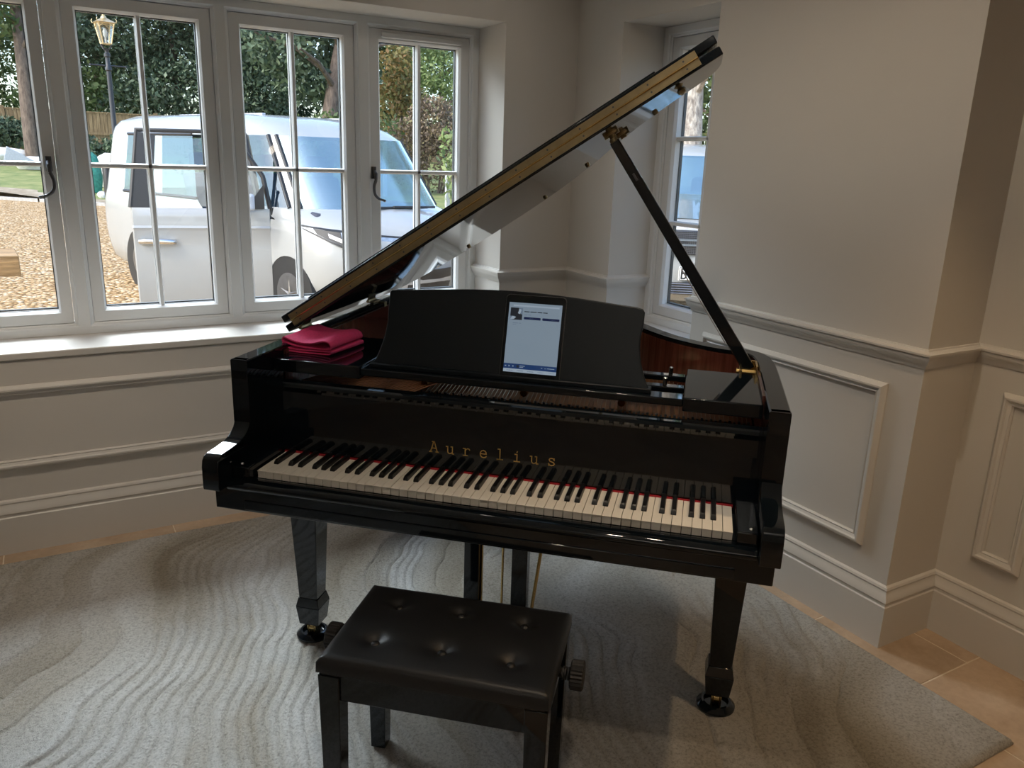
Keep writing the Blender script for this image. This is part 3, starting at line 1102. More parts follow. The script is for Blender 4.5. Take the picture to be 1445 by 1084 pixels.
bass.build('bass_strings', M['copper'], plate_o, kind='stuff')
MB().box(-0.62, 0.60, 0.365, 0.395, 0.862, 0.874).build('agraffe_bar', M['bronze'], plate_o, bevel=0.003)
for xa, xb, ya, yb in ((-0.28, -0.12, 0.38, 1.30), (0.02, 0.06, 0.38, 1.12), (0.30, 0.28, 0.38, 0.86)):
    MB().tube([(xa, ya, 0.895), (xb, yb, 0.895)], 0.011, 8).build('plate_strut', M['bronze'], plate_o)
for i in range(5):
    MB().lathe([(0.014, 0), (0.014, 0.006), (0.006, 0.010)], (-0.2 + 0.16 * i, 0.255, 0.872), 10).build('plate_bolt', M['brass'], plate_o)
dampers = MB()
for i in range(44):
    dampers.box(-0.60 + i * 0.0245, -0.60 + i * 0.0245 + 0.010, 0.43, 0.475, 0.896, 0.914)
dampers.build('dampers', M['ebony'], piano, kind='stuff')
MB().tube([(0.60, 0.71, 0.955), (0.597, 0.690, 0.953)], [0.012, 0.014], 14).build('rim_button', M['chrome'], piano)

# lid: in its own tilted frame u (across) v (=y) w (up)
LA = R(33.3)
lid_e = empty('lid', (-0.722, 0, 1.0105))
lid_e.parent = piano
lid_e.rotation_euler = (0, -LA, 0)
LV = 0.395
lp = [(x, y) for x, y in offset(OUTL, -0.010) if y > LV + 0.01]
lp = [(max(x + 0.722, 0.0), y + (0.018 if x > 0.2 else 0.0)) for x, y in lp]
lp = [(lp[0][0], LV)] + lp + [(0.0, LV)]
lp = [p for i, p in enumerate(lp) if i == 0 or (Vector(p) - Vector(lp[i - 1])).length > 1e-4]
MB().zprism(lp, 0.0, 0.022).build('lid_board', BK, lid_e, bevel=0.003, seg=3, smooth=35)
LW = lp[0][0]
fl = [(0.004, LV), (LW, LV), (LW - 0.004, LV + 0.30), (LW - 0.03, LV + 0.325), (0.03, LV + 0.325), (0.004, LV + 0.30)]
flap = MB().zprism(fl, 0.030, 0.052).build('lid_flap', BK, lid_e, bevel=0.003, seg=3, smooth=35)
tag(flap, 'front flap of the lid folded back on top')
MB().box(0.10, LW - 0.16, LV + 0.03, LV + 0.05, 0.052, 0.060).build('flap_lip', BK, lid_e, bevel=0.002)
# continuous brass hinge: two leaves with screws, and the knuckle
for (z0, z1) in ((0.007, 0.0245), (0.0275, 0.045)):
    lf = MB().box(0.030, LW - 0.055, LV - 0.0022, LV + 0.001, z0, z1).build('hinge_leaf', M['old_brass'], lid_e, smooth=0)
    sm = None
    for k in range(14):
        xk = 0.06 + (LW - 0.15) * k / 13
        if sm is None:
            sm = MB().lathe([(0.0026, -0.0008), (0.0026, 0.0)], (0, 0, 0), 8, 'y').build('screw', M['handle'], lf)
            sm.location = (xk, LV - 0.0022, (z0 + z1) / 2)
        else:
            share(sm, 'screw', (xk, LV - 0.0022, (z0 + z1) / 2), lf)
MB().tube([(0.030, LV - 0.003, 0.026), (LW - 0.055, LV - 0.003, 0.026)], 0.0026, 8).build('hinge_knuckle', M['brass'], lid_e)
# lid furniture on the underside
for (u, v_) in ((1.23, 0.735), (0.945, 1.05), (0.72, 1.28), (0.345, 1.33)):
    MB().lathe([(0.0, -0.008), (0.006, -0.0075), (0.008, -0.005), (0.009, 0.0)], (u, v_, 0), 12).build('lid_buffer', M['old_brass'], lid_e)
for (u, v_) in ((1.107, 0.545), (1.119, 0.73)):
    c = MB()
    c.lathe([(0.016, -0.005), (0.019, 0.0)], (u, v_, 0), 16)
    c.lathe([(0.010, -0.016), (0.010, -0.005)], (u, v_, 0), 12)
    c.box(u - 0.022, u + 0.022, v_ - 0.005, v_ + 0.005, -0.010, 0)
    c.build('prop_cup', M['old_brass'], lid_e)
kn = MB()
kn.lathe([(0.0, -0.024), (0.010, -0.020), (0.012, -0.012), (0.006, -0.006), (0.014, 0.0)], (1.319, 0.47, 0), 14)
kn.build('lid_catch', M['old_brass'], lid_e)
# rim hinges
for y_ in (0.50, 1.02):
    h = MB()
    h.box(-0.728, -0.70, y_ - 0.03, y_ + 0.03, ZT, ZT + 0.006)
    h.tube([(-0.722, y_ - 0.034, ZT + 0.006), (-0.722, y_ + 0.034, ZT + 0.006)], 0.006, 10)
    h.box(-0.69, -0.664, y_ - 0.012, y_ + 0.012, ZT - 0.03, ZT + 0.004)
    h.build('lid_hinge', M['old_brass'], piano, bevel=0.001)

# prop stick
top = Vector((-0.722 + 1.107 * math.cos(LA), 0.545, 1.0105 + 1.107 * math.sin(LA) - 0.006))
bot = Vector((0.640, 0.540, 0.985))
d = (top - bot)
Lp = d.length
q = d.to_track_quat('Z', 'Y')
ps = MB().frustum((0, 0), 0.018, 0.034, 0.0, (0, 0), 0.016, 0.028, Lp - 0.02).build('prop_stick', BK, piano, bevel=0.003)
ps.rotation_euler = q.to_euler()
ps.location = bot
tip = MB().lathe([(0.012, Lp - 0.022), (0.012, Lp - 0.012), (0.006, Lp - 0.010), (0.006, Lp)], (0, 0, 0), 12).build('prop_tip', M['old_brass'], ps)
MB().box(-0.0102, 0.0102, -0.0205, -0.0195, 0.1, Lp * 0.45).build('prop_edge_strip', M['mahogany'], ps)
MB().box(-0.009, 0.0115, -0.003, 0.003, Lp * 0.81, Lp * 0.84).build('prop_catch', M['handle'], ps)
br = MB()
br.box(0.612, 0.619, 0.495, 0.565, 0.935, 0.992)
br.box(0.655, 0.661, 0.495, 0.565, 0.935, 1.006)
br.box(0.612, 0.661, 0.560, 0.566, 0.945, 1.006)
br.lathe([(0.010, -0.006), (0.010, 0.054)], (0.610, 0.530, 0.978), 14, 'x')
br.box(0.612, 0.661, 0.495, 0.565, 0.930, 0.937)
br.build('prop_bracket', M['brass'], piano, bevel=0.001)

# legs, casters
def leg(x, y):
    l = MB()
    l.frustum((x, y), 0.062, 0.062, 0.165, (x, y), 0.098, 0.098, 0.63)
    l.frustum((x, y), 0.080, 0.080, 0.140, (x, y), 0.066, 0.066, 0.170)
    l.frustum((x, y), 0.066, 0.066, 0.075, (x, y), 0.080, 0.080, 0.140)
    lo = l.build('leg', BK, piano, bevel=0.002)
    c = MB()
    c.lathe([(0.016, 0.060), (0.016, 0.075)], (x, y, 0), 14)
    c.box(x - 0.014, x - 0.010, y - 0.018, y + 0.018, 0.022, 0.064)
    c.box(x + 0.010, x + 0.014, y - 0.018, y + 0.018, 0.022, 0.064)
    c.lathe([(0.012, -0.009), (0.0185, -0.008), (0.0185, 0.008), (0.012, 0.009)], (x, y, 0.0505), 16, 'x')
    c.build('caster', M['brass'], lo, bevel=0.001)


LEGS = [(-0.640, 0.325), (0.640, 0.325), (-0.30, 1.20)]
for x, y in LEGS:
    leg(x, y)
rot = Matrix.Rotation(TH, 4, 'Z')
for (x, y), lab in zip(LEGS, ('black caster cup under the front left piano leg', 'black caster cup under the front right piano leg', 'black caster cup under the tail leg of the piano')):
    p = rot @ Vector((x, y, 0))
    cup = MB().lathe([(0.050, 0.001), (0.055, 0.004), (0.055, 0.010), (0.049, 0.016), (0.042, 0.022), (0.036, 0.022), (0.032, 0.0115), (0.0, 0.011)], (0, 0, 0), 32).build('caster_cup', BK, smooth=40)
    cup.location = (p.x, p.y, RUGZ)
    tag(cup, lab, 'caster cup', 'caster cups under the piano legs')

# pedal lyre
LX, LY = -0.012, 0.25
lyre = empty('pedal_lyre', (0, 0, 0))
lyre.parent = piano
MB().box(LX - 0.13, LX + 0.13, LY - 0.03, LY + 0.06, 0.60, 0.628).build('lyre_block', BK, lyre, bevel=0.002)
for a in (-0.093, 0.048):
    MB().box(LX + a, LX + a + 0.045, LY - 0.018, LY + 0.022, 0.13, 0.602).build('lyre_post', BK, lyre, bevel=0.002)
MB().box(LX - 0.135, LX + 0.135, LY - 0.035, LY + 0.065, 0.085, 0.135).build('lyre_box', BK, lyre, bevel=0.004)
for a in (-0.075, 0.0, 0.075):
    pe = MB()
    pts = [(LX + a, LY + 0.03, 0.11), (LX + a, LY - 0.05, 0.108), (LX + a, LY - 0.11, 0.098)]
    pe.tube(pts, [0.008, 0.011, 0.014], 10)
    pe.lathe([(0.0, -0.006), (0.02, -0.004), (0.022, 0.0), (0.02, 0.005), (0, 0.007)], (LX + a, LY - 0.115, 0.097), 16)
    pe.build('pedal', M['brass'], lyre)
MB().tube([(LX + 0.0165, LY + 0.005, 0.13), (LX + 0.0165, LY + 0.005, 0.61)], 0.0035, 8).build('pedal_rod', M['brass'], lyre)
MB().tube([(LX - 0.045, LY + 0.005, 0.13), (LX - 0.045, LY + 0.005, 0.61)], 0.003, 8).build('pedal_rod', M['brass'], lyre)
for a in (-0.105, 0.082):
    MB().tube([(LX + a, LY + 0.06, 0.12), (LX + a + (0.02 if a > 0 else -0.02), LY + 0.33, 0.63)], 0.0055, 8).build('lyre_brace', M['brass'], lyre)

# ================================================================== bench
bench = empty('piano_bench', rot @ Vector((0.0, -0.215, 0)) + Vector((0, 0, RUGZ)), TH + R(1.4), 'black leather piano bench with six tufted buttons and side knobs, in front of the keyboard', 'bench')
LE = M['leather']


def cushion():
    hx, hy = 0.258, 0.166
    n, m = 84, 56
    btn = [(-0.157, 0.083), (0.0, 0.083), (0.157, 0.083), (-0.157, -0.072), (0.0, -0.072), (0.157, -0.072)]
    v, f = [], []
    top = 0.462
    for j in range(m + 1):
        for i in range(n + 1):
            u, w = -1 + 2 * i / n, -1 + 2 * j / m
            x, y = u * hx, w * hy
            e = 0.022
            dx_, dy_ = hx - abs(x), hy - abs(y)
            dd = min(dx_, dy_)
            z = top - 0.012
            t = min(dd / e, 1)
            z += 0.012 * math.sqrt(max(0, 1 - (1 - t) ** 2)) + 0.010 * (1 - u ** 2) * (1 - w ** 2)
            for bx, by in btn:
                r = math.hypot(x - bx, y - by)
                z -= 0.0125 * math.exp(-(r / 0.021) ** 2) + 0.004 * math.exp(-(r / 0.055) ** 2)
                # pull creases
                an = math.atan2(y - by, x - bx)
                z -= 0.0012 * math.exp(-(r / 0.045) ** 2) * (0.5 + 0.5 * math.cos(4 * an))
            v.append((x, y, z))
    for j in range(m):
        for i in range(n):
            a = j * (n + 1) + i
            f.append((a, a + 1, a + n + 2, a + n + 1))
    loop = [i for i in range(n + 1)] + [j * (n + 1) + n for j in range(1, m + 1)] + [m * (n + 1) + i for i in range(n - 1, -1, -1)] + [j * (n + 1) for j in range(m - 1, 0, -1)]
    k = len(v)
    L = len(loop)
    for i in loop:
        v.append((v[i][0] * 1.004, v[i][1] * 1.004, 0.425))
    for i in range(L):
        f.append((loop[i], k + i, k + (i + 1) % L, loop[(i + 1) % L]))
    f.append(tuple(range(k, k + L)))
    s = MB().add(v, f).build('seat_cushion', LE, bench, smooth=50)
    for bx, by in btn:
        zz = top - 0.012 + 0.012 + 0.010 * (1 - (bx / hx) ** 2) * (1 - (by / hy) ** 2) - 0.0165
        MB().lathe([(0.010, -0.002), (0.0105, 0.001), (0.008, 0.0045), (0.004, 0.006), (0.0, 0.0062)], (bx, by, zz), 18).build('button', LE, s)


cushion()
sb = MB()
sb.box(-0.252, 0.252, -0.160, 0.160, 0.415, 0.427)
sb.build('seat_board', BK, bench, bevel=0.002)
ap = MB()
for (a, b, c_, d_) in ((-0.215, 0.215, -0.155, -0.135), (-0.215, 0.215, 0.135, 0.155)):
    MB().box(a, b, c_, d_, 0.352, 0.415).build('apron', BK, bench, bevel=0.002)
for (a, b, c_, d_) in ((-0.250, -0.230, -0.115, 0.115), (0.230, 0.250, -0.115, 0.115)):
    MB().box(a, b, c_, d_, 0.352, 0.415).build('apron', BK, bench, bevel=0.002)
for sx in (-1, 1):
    for sy in (-1, 1):
        cx, cy = sx * 0.232, sy * 0.137
        MB().frustum((cx, cy), 0.040, 0.040, 0.0, (cx, cy), 0.050, 0.050, 0.416).build('leg', BK, bench, bevel=0.002)
    kb = MB()
    x0_ = sx * 0.250
    prof = []
    kb.lathe([(0.010, 0.0), (0.012, sx * 0.018)], (x0_, 0.012, 0.395), 14, 'x')
    for k in range(3):
        kb.lathe([(0.015, sx * (0.012 + 0.006 * k)), (0.015, sx * (0.015 + 0.006 * k))], (x0_, 0.012, 0.395), 14, 'x')
    # fluted hand wheel
    n = 48
    v, f = [], []
    for h, rr in ((0.030, 0.030), (0.033, 0.034), (0.058, 0.034), (0.061, 0.030)):
        for k in range(n):
            r_ = rr * (1.0 if k % 2 else 0.93)
            a = 2 * PI * k / n
            v.append((x0_ + sx * h, 0.012 + r_ * math.cos(a), 0.395 + r_ * math.sin(a)))
    for L in range(3):
        for k in range(n):
            f.append((L * n + k, L * n + (k + 1) % n, (L + 1) * n + (k + 1) % n, (L + 1) * n + k))
    f.append(tuple(range(n))[::-1])
    f.append(tuple(range(3 * n, 4 * n)))
    kb.add(v, f)
    kb.build('height_knob', M['rubber'], bench, smooth=30)

# ================================================================== tablet on the desk
tab = empty('tablet', rot @ Vector(desk3(0.066, -0.009, 0.0)), TH, 'tablet computer with a lit music player screen leaning on the music desk', 'tablet')
tin = empty('tablet_lean', (0, 0, 0))
bpy.data.objects.remove(tin)


def tb3(x, s, dd):   # tablet local: x across, s up the slope, dd out of the screen
    s0 = s + 0.0
    ax = x * math.cos(R(1.4)) - s0 * math.sin(R(1.4)) * -1 * 0
    return (ax, s0 * math.sin(TILT) - dd * math.cos(TILT), s0 * math.cos(TILT) + dd * math.sin(TILT))


def slab(name, poly, d0, d1, mat, par, **k):
    return MB().prism(poly, lambda p: tb3(p[0], p[1], d0), lambda p: tb3(p[0], p[1], d1)).build(name, mat, par, **k)


TWd, THt = 0.163, 0.226
slab('tablet_shell', rrect(-TWd / 2, TWd / 2, 0, THt, 0.011), 0.0005, 0.0065, M['handle'], tab, bevel=0.001)
slab('tablet_bezel', rrect(-TWd / 2 + 0.0015, TWd / 2 - 0.0015, 0.0015, THt - 0.0015, 0.010), 0.0065, 0.0070, M['black'], tab, smooth=0)
SW, S0, S1 = 0.0715, 0.0195, 0.2045
scr = slab('screen', [(-SW, S0), (SW, S0), (SW, S1), (-SW, S1)], 0.0070, 0.0074, M['screen'], tab, smooth=0)
tag(scr, 'lit pale blue screen')


def uirect(name, x0, x1, s0, s1, mat, d=0.0078, r=0):
    poly = rrect(x0, x1, s0, s1, r, 3) if r else [(x0, s0), (x1, s0), (x1, s1), (x0, s1)]
    return slab(name, poly, 0.0073, d, mat, scr, smooth=0)


uirect('search_bar', -0.060, 0.064, 0.1945, 0.1985, M['screen_pale'])
uirect('player_bar', -SW, SW, 0.0285, 0.0420, M['screen_blue'])
uirect('tab_bar', -SW, SW, S0, 0.0285, M['screen_pale'])
uirect('play_button', -0.029, 0.0165, 0.1610, 0.1675, M['screen_navy'], r=0.002)
uirect('shuffle_button', 0.021, 0.067, 0.1610, 0.1675, M['screen_navy'], r=0.002)
# cover picture: a dim picture of a pianist, as flat patches
uirect('cover_picture', -0.0665, -0.0335, 0.1585, 0.1905, M['screen_grey'])
uirect('cover_patch', -0.0665, -0.044, 0.168, 0.1905, M['screen_dark'], 0.0079)
slab('cover_patch', [(-0.060, 0.1585), (-0.034, 0.1585), (-0.034, 0.172), (-0.042, 0.178), (-0.052, 0.170)], 0.0073, 0.0080, M['screen_dark'], scr, smooth=0)
slab('cover_patch', [(-0.046, 0.176), (-0.040, 0.174), (-0.037, 0.186), (-0.043, 0.188)], 0.0073, 0.0081, M['screen_pale'], scr, smooth=0)
slab('cover_patch', [(-0.066, 0.160), (-0.056, 0.160), (-0.050, 0.166), (-0.060, 0.168)], 0.0073, 0.0081, M['screen_pale'], scr, smooth=0)


def words(y, x0, lens, h, mat, gap=0.0022):
    x = x0
    for L in lens:
        uirect('text_line', x, x + L, y, y + h, mat)
        x += L + gap


words(0.1805, -0.029, [0.014, 0.017, 0.013, 0.012], 0.0022, M['screen_dark'])
words(0.1725, -0.029, [0.009, 0.008], 0.0014, M['screen_grey'])
words(0.1492, -0.058, [0.015, 0.005], 0.0016, M['screen_grey'])
words(0.1455, -0.058, [0.010], 0.0012, M['screen_grey'])
words(0.1636, -0.014, [0.012], 0.0013, M['screen_grey'])
words(0.1636, 0.038, [0.016], 0.0013, M['screen_grey'])
for i in range(5):
    words(0.0230, -0.062 + i * 0.028, [0.0025, 0.013], 0.0018, M['screen_grey'], 0.001)
for (a, k) in ((-0.066, 0), (-0.056, 1), (-0.046, 2)):
    z = 0.0352
    if k == 1:
        slab('icon', [(a - 0.0018, z - 0.0025), (a + 0.0025, z), (a - 0.0018, z + 0.0025)], 0.0073, 0.0082, M['screen_pale'], scr, smooth=0)
    else:
        uirect('icon', a - 0.0018, a + 0.0018, z - 0.0013, z + 0.0013, M['screen_pale'], 0.0082)
uirect('icon', -0.036, -0.030, 0.0322, 0.0385, M['screen_dark'], 0.0082)
for (a, b, c_) in ((-0.028, -0.014, 0.0362), (-0.028, -0.018, 0.0328), (0.030, 0.034, 0.0350), (0.040, 0.043, 0.0345), (0.046, 0.066, 0.0350)):
    uirect('icon', a, b, c_, c_ + 0.0014, M['screen_pale'], 0.0082)


# ================================================================== folded cloth on the left shelf
def folded_cloth():
    # section (along a, height h) of a felt runner folded over itself several times, swept along b with gentle waves
    t = 0.0045
    line = [(-0.080, 0.004), (0.02, 0.003), (0.082, 0.005), (0.092, 0.009), (0.086, 0.014), (0.03, 0.012), (-0.04, 0.011), (-0.082, 0.014), (-0.094, 0.020), (-0.088, 0.028), (-0.03, 0.021), (0.03, 0.019), (0.080, 0.021),
            (0.095, 0.028), (0.092, 0.040), (0.066, 0.046), (0.02, 0.036), (-0.030, 0.033), (-0.075, 0.040), (-0.092, 0.044), (-0.098, 0.034), (-0.090, 0.029)]
    pts = [Vector((a, h, 0)) for a, h in line]
    cur = catmull([tuple(p) for p in pts], 5)
    n = len(cur)
    top, botm = [], []
    for i in range(n):
        d_ = (cur[min(i + 1, n - 1)] - cur[max(i - 1, 0)]).normalized()
        nn = Vector((-d_.y, d_.x, 0))
        top.append(cur[i] + nn * t / 2)
        botm.append(cur[i] - nn * t / 2)
    sec = top + botm[::-1]
    m = len(sec)
    rows_ = 22
    v, f = [], []
    for r_ in range(rows_ + 1):
        b = -0.11 + 0.22 * r_ / rows_
        for p in sec:
            k = min(p.y / 0.045, 1)
            wave = 0.007 * k * math.sin(b * 17 + p.x * 9 + 0.6) * (0.4 + 0.6 * math.cos(p.x * 14))
            lean = 0.004 * math.sin(b * 13 + 1 + p.y * 60)
            v.append((p.x + lean, b + 0.006 * math.sin(p.x * 20 + p.y * 50), max(p.y + wave * 0.9 + 0.004 * k, 0.0008)))
    for r_ in range(rows_):
        for k in range(m):
            f.append((r_ * m + k, r_ * m + (k + 1) % m, (r_ + 1) * m + (k + 1) % m, (r_ + 1) * m + k))
    # end caps as strips
    for base, fl_ in ((0, False), (rows_ * m, True)):
        for k in range(n - 1):
            q_ = (base + k, base + k + 1, base + m - 2 - k, base + m - 1 - k)
            f.append(q_ if fl_ else q_[::-1])
    v = [(a * 0.86, b * 0.80, c * 0.90) for a, b, c in v]
    o = MB().add(v, f).build('folded_cloth', M['cloth'], smooth=50)
    p = rot @ Vector((-0.592, 0.365, 0.9805))
    o.location = p
    o.rotation_euler = (0, 0, TH + R(-8))
    tag(o, 'folded magenta felt cloth lying on the left shelf of the piano', 'cloth')


folded_cloth()

# ================================================================== outside: ground
GZ = -0.03


def ground(name, poly, z, mat, kind='structure'):
    me = bpy.data.meshes.new(name)
    me.from_pydata([(x, y, z) for x, y in poly], [], [tuple(range(len(poly)))])
    return link(name, me, mat, smooth=0, kind=kind)


g = MB()
g.add([(-40, WY + T, GZ), (60, WY + T, GZ), (60, 60, GZ), (-40, 60, GZ), (WX + T, WY + T, GZ), (WX + T, -25, GZ), (60, -25, GZ), (-40, -25, GZ), (XL - 0.3, -25, GZ), (XL - 0.3, WY + T, GZ)],
      [(0, 1, 2, 3), (4, 5, 6, 1), (7, 8, 9, 0)])
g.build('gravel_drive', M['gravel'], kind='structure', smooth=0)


def hill(y):      # the lawn climbs gently beyond the drive
    return GZ + 0.02 + max(0.0, (y - 24)) * 0.075


def kerb_y(x):
    return 25.3 - 1.15 * (x + 1.2)


lw_v, lw_f = [], []
cols = [(-40 + i * 2.5) for i in range(41)]
for j in range(9):
    for x in cols:
        y = kerb_y(min(max(x, -12), 3)) + 0.25 + j * 4.2
        lw_v.append((x, y, hill(y) + 0.01))
nc = len(cols)
for j in range(8):
    for i in range(nc - 1):
        a = j * nc + i
        lw_f.append((a, a + 1, a + nc + 1, a + nc))
MB().add(lw_v, lw_f).build('lawn', M['grass'], kind='structure')
so = MB()
for i in range(14):
    xa, xb = -12 + i * 1.1, -12 + (i + 1) * 1.1
    so.add([(xa, kerb_y(xa) + 0.2, hill(kerb_y(xa)) + 0.03), (xb, kerb_y(xb) + 0.2, hill(kerb_y(xb)) + 0.03), (xb, kerb_y(xb) + 1.7, hill(kerb_y(xb) + 1.7) + 0.03), (xa, kerb_y(xa) + 1.2, hill(kerb_y(xa) + 1.2) + 0.03)], [(0, 1, 2, 3)])
so.build('soil_border', M['soil'], kind='structure')
kb0 = empty('kerb', (0, 0, 0), kind='structure')
for i in range(14):
    xa, xb = -12 + i * 1.1 + 0.02, -12 + (i + 1) * 1.1 - 0.02
    k_ = MB()
    k_.add([(xa, kerb_y(xa), GZ), (xb, kerb_y(xb), GZ), (xb, kerb_y(xb) + 0.2, GZ), (xa, kerb_y(xa) + 0.2, GZ), (xa, kerb_y(xa), GZ + 0.09), (xb, kerb_y(xb), GZ + 0.09), (xb, kerb_y(xb) + 0.2, GZ + 0.09), (xa, kerb_y(xa) + 0.2, GZ + 0.09)],
           [(0, 1, 2, 3), (4, 5, 6, 7), (0, 1, 5, 4), (1, 2, 6, 5), (2, 3, 7, 6), (3, 0, 4, 7)])
    k_.build('kerb_stone', M['kerb'], kb0, smooth=0)

# ------------------------------------------------------------------ fence
FY = 40.0
fence = empty('garden_fence', (0, FY, 0), 0, 'brown close-board garden fence with vertical boards behind the lawn', 'fence')
FZ = hill(FY)
for i in range(12):
    x0_ = -14 + i * 3.0
    pn = MB().box(x0_ + 0.08, x0_ + 2.92, 0.02, 0.05, FZ + 0.1, FZ + 1.75).build('fence_panel', M['fence'], fence, smooth=0)
    bm_ = MB()
    for k in range(19):
        xa = x0_ + 0.09 + k * 0.149
        bm_.box(xa, xa + 0.135, -0.012 - 0.006 * (k % 2), 0.02, FZ + 0.1, FZ + 1.78)
    bm_.build('fence_boards', M['fence'], pn, smooth=0, kind='stuff')
    MB().box(x0_ - 0.08, x0_ + 0.08, -0.05, 0.1, FZ, FZ + 1.9).build('fence_post', M['fence'], fence, smooth=0)
    MB().box(x0_ + 0.08, x0_ + 2.92, -0.06, -0.02, FZ + 0.85, FZ + 0.95).build('fence_rail', M['fence'], fence, smooth=0)
    MB().box(x0_ + 0.05, x0_ + 2.95, -0.05, 0.08, FZ + 1.78, FZ + 1.83).build('fence_cap', M['fence'], fence, smooth=0)


# ------------------------------------------------------------------ planting
def leaves(seed, blobs, n, size, flat=0.5):
    rg = np.random.default_rng(seed)
    B = np.array(blobs, float)           # x y z rx ry rz
    w = (B[:, 3] * B[:, 4] * B[:, 5]) ** 0.66
    pick = rg.choice(len(B), n, p=w / w.sum())
    d = rg.normal(size=(n, 3))
    d /= np.linalg.norm(d, axis=1)[:, None]
    r = rg.uniform(0.25, 1.0, n) ** 0.45
    c = B[pick, :3] + d * r[:, None] * B[pick, 3:6]
    a = rg.normal(size=(n, 3))
    a /= np.linalg.norm(a, axis=1)[:, None]
    b = np.cross(a, rg.normal(size=(n, 3)))
    b /= np.linalg.norm(b, axis=1)[:, None]
    s = size * rg.uniform(0.55, 1.35, n)[:, None]
    p0 = c - a * s
    p1 = c + b * s * flat
    p2 = c + a * s
    p3 = c - b * s * flat
    v = np.stack([p0, p1, p2, p3], 1).reshape(-1, 3)
    f = np.arange(4 * n).reshape(n, 4)
    return v, f


def leaf_obj(name, seed, blobs, n, size, mat, parent, flat=0.5):
    v, f = leaves(seed, blobs, n, size, flat)
    me = bpy.data.meshes.new(name)
    me.from_pydata(v.tolist(), [], f.tolist())
    return link(name, me, mat, parent, smooth=0, kind='stuff')


def tree(name, label, x, y, h, crown, n, size, mat, seed, trunk_r=0.18, trunk_h=None, bark='bark', lean=0.0, cat='tree', base=None, group=None):
    """crown: list of blobs relative to the base"""
    z = hill(y) if base is None else base
    t = empty(name, (x, y, z), 0, label, cat, group)
    rg = random.Random(seed)
    th = trunk_h or h * 0.8
    pts = [(0, 0, -0.1)]
    for k in range(1, 6):
        pts.append((lean * k / 5 * th * 0.2 + rg.uniform(-0.06, 0.06), rg.uniform(-0.06, 0.06), th * k / 5))
    tr = MB().tube(catmull(pts, 3), [trunk_r * (1.15 - 0.7 * i / 15) for i in range(16)], 9)
    tr.build('trunk', M[bark], t)
    for k in range(5):
        zz = th * rg.uniform(0.35, 0.85)
        an = rg.uniform(0, 2 * PI)
        L = h * rg.uniform(0.18, 0.32)
        p0 = Vector((lean * 0.2 * zz, 0, zz))
        p1 = p0 + Vector((math.cos(an) * L * 0.5, math.sin(an) * L * 0.5, L * 0.35))
        p2 = p0 + Vector((math.cos(an) * L, math.sin(an) * L, L * 0.5))
        MB().tube([p0, p1, p2], [trunk_r * 0.35, trunk_r * 0.24, trunk_r * 0.1], 6).build('branch', M[bark], t)
    leaf_obj('foliage', seed, crown, n, size, M[mat], t)
    return t


def crown(seed, h, r, z0, n=9):
    rg = random.Random(seed)
    out = []
    for k in range(n):
        zz = z0 + (h - z0) * (k + 0.5) / n
        rr = r * (0.55 + 0.45 * math.sin(PI * (k + 0.7) / n))
        an = rg.uniform(0, 2 * PI)
        out.append((math.cos(an) * r * 0.45, math.sin(an) * r * 0.45, zz, rr * rg.uniform(0.6, 0.8), rr * rg.uniform(0.6, 0.8), (h - z0) / n * rg.uniform(0.9, 1.5)))
    return out


def at_px(px, py, y):
    """world x,z of the photograph's pixel at depth plane y (used to site the planting)"""
    Rm = cam.rotation_euler.to_matrix()
    d_ = Rm @ Vector(((px - 722.5) / 1123.67, -(py - 542) / 1123.67, -1))
    k = (y - cam.location.y) / d_.y
    return cam.location.x + d_.x * k, cam.location.z + d_.z * k


TREES = [
    # px, y, height, crown radius, crown start, leaves, size, material, label
    (-20, 43, 13, 4.0, 1.0, 18000, 0.13, 'leaf_mid', 'green tree past the fence seen through the leftmost casement'),
    (150, 47, 13, 5.2, 1.2, 24000, 0.13, 'leaf_dark', 'dark evergreen rising behind the lantern of the lamp post'),
    (262, 44, 12, 5.0, 1.0, 24000, 0.125, 'leaf_dark', 'dense dark evergreen rising above the rear of the van'),
    (352, 50, 14, 5.6, 1.0, 24000, 0.14, 'leaf_dark', 'dark tree behind the van with sky showing through its crown'),
    (420, 42, 12, 4.6, 1.0, 24000, 0.115, 'leaf_dark', 'dark leafy tree right behind the middle of the van roof'),
    (540, 46, 12.5, 4.6, 1.0, 20000, 0.13, 'leaf_mid', 'mid green tree seen at the left of the rightmost casement'),
    (640, 41, 10.5, 3.8, 0.8, 20000, 0.11, 'leaf_light', 'pale green feathery tree seen at the right of the rightmost casement'),
]
for i, (px, y, h, r, z0, n, s, mt, lab) in enumerate(TREES):
    x, _ = at_px(px, 200, y)
    tree('garden_tree', lab, x, y + 1.5, h, crown(i + 3, h, r, z0), n, s, mt, 20 + i, 0.2)
# the big trunks that stand out
x, _ = at_px(48, 210, 35.5)
tree('pine_tree', 'tall bare-trunked tree in front of the fence at the far left', x, 35.5, 12, [(0.2, 0, 7.2, 1.9, 1.5, 1.4), (-0.9, 0, 5.2, 1.4, 1.2, 0.8), (0.6, 0.3, 9, 1.7, 1.5, 1.6), (-1.2, 0, 8, 1.5, 1.2, 1.2)], 2600, 0.17, 'leaf_mid', 50, 0.30, 9.5)
x, _ = at_px(452, 180, 30)
tree('oak_tree', 'thick pale-trunked leaning tree behind the van windscreen', x, 30, 10, [(0.9, 0.8, 6.2, 1.9, 1.4, 1.2), (-1.2, 0.6, 5.2, 1.6, 1.4, 1.4), (0.2, 1.0, 4.0, 1.8, 1.2, 1.2), (1.6, 0.8, 4.3, 1.2, 1.0, 1.3)], 4200, 0.14, 'leaf_dark', 51, 0.34, 8, lean=0.9)


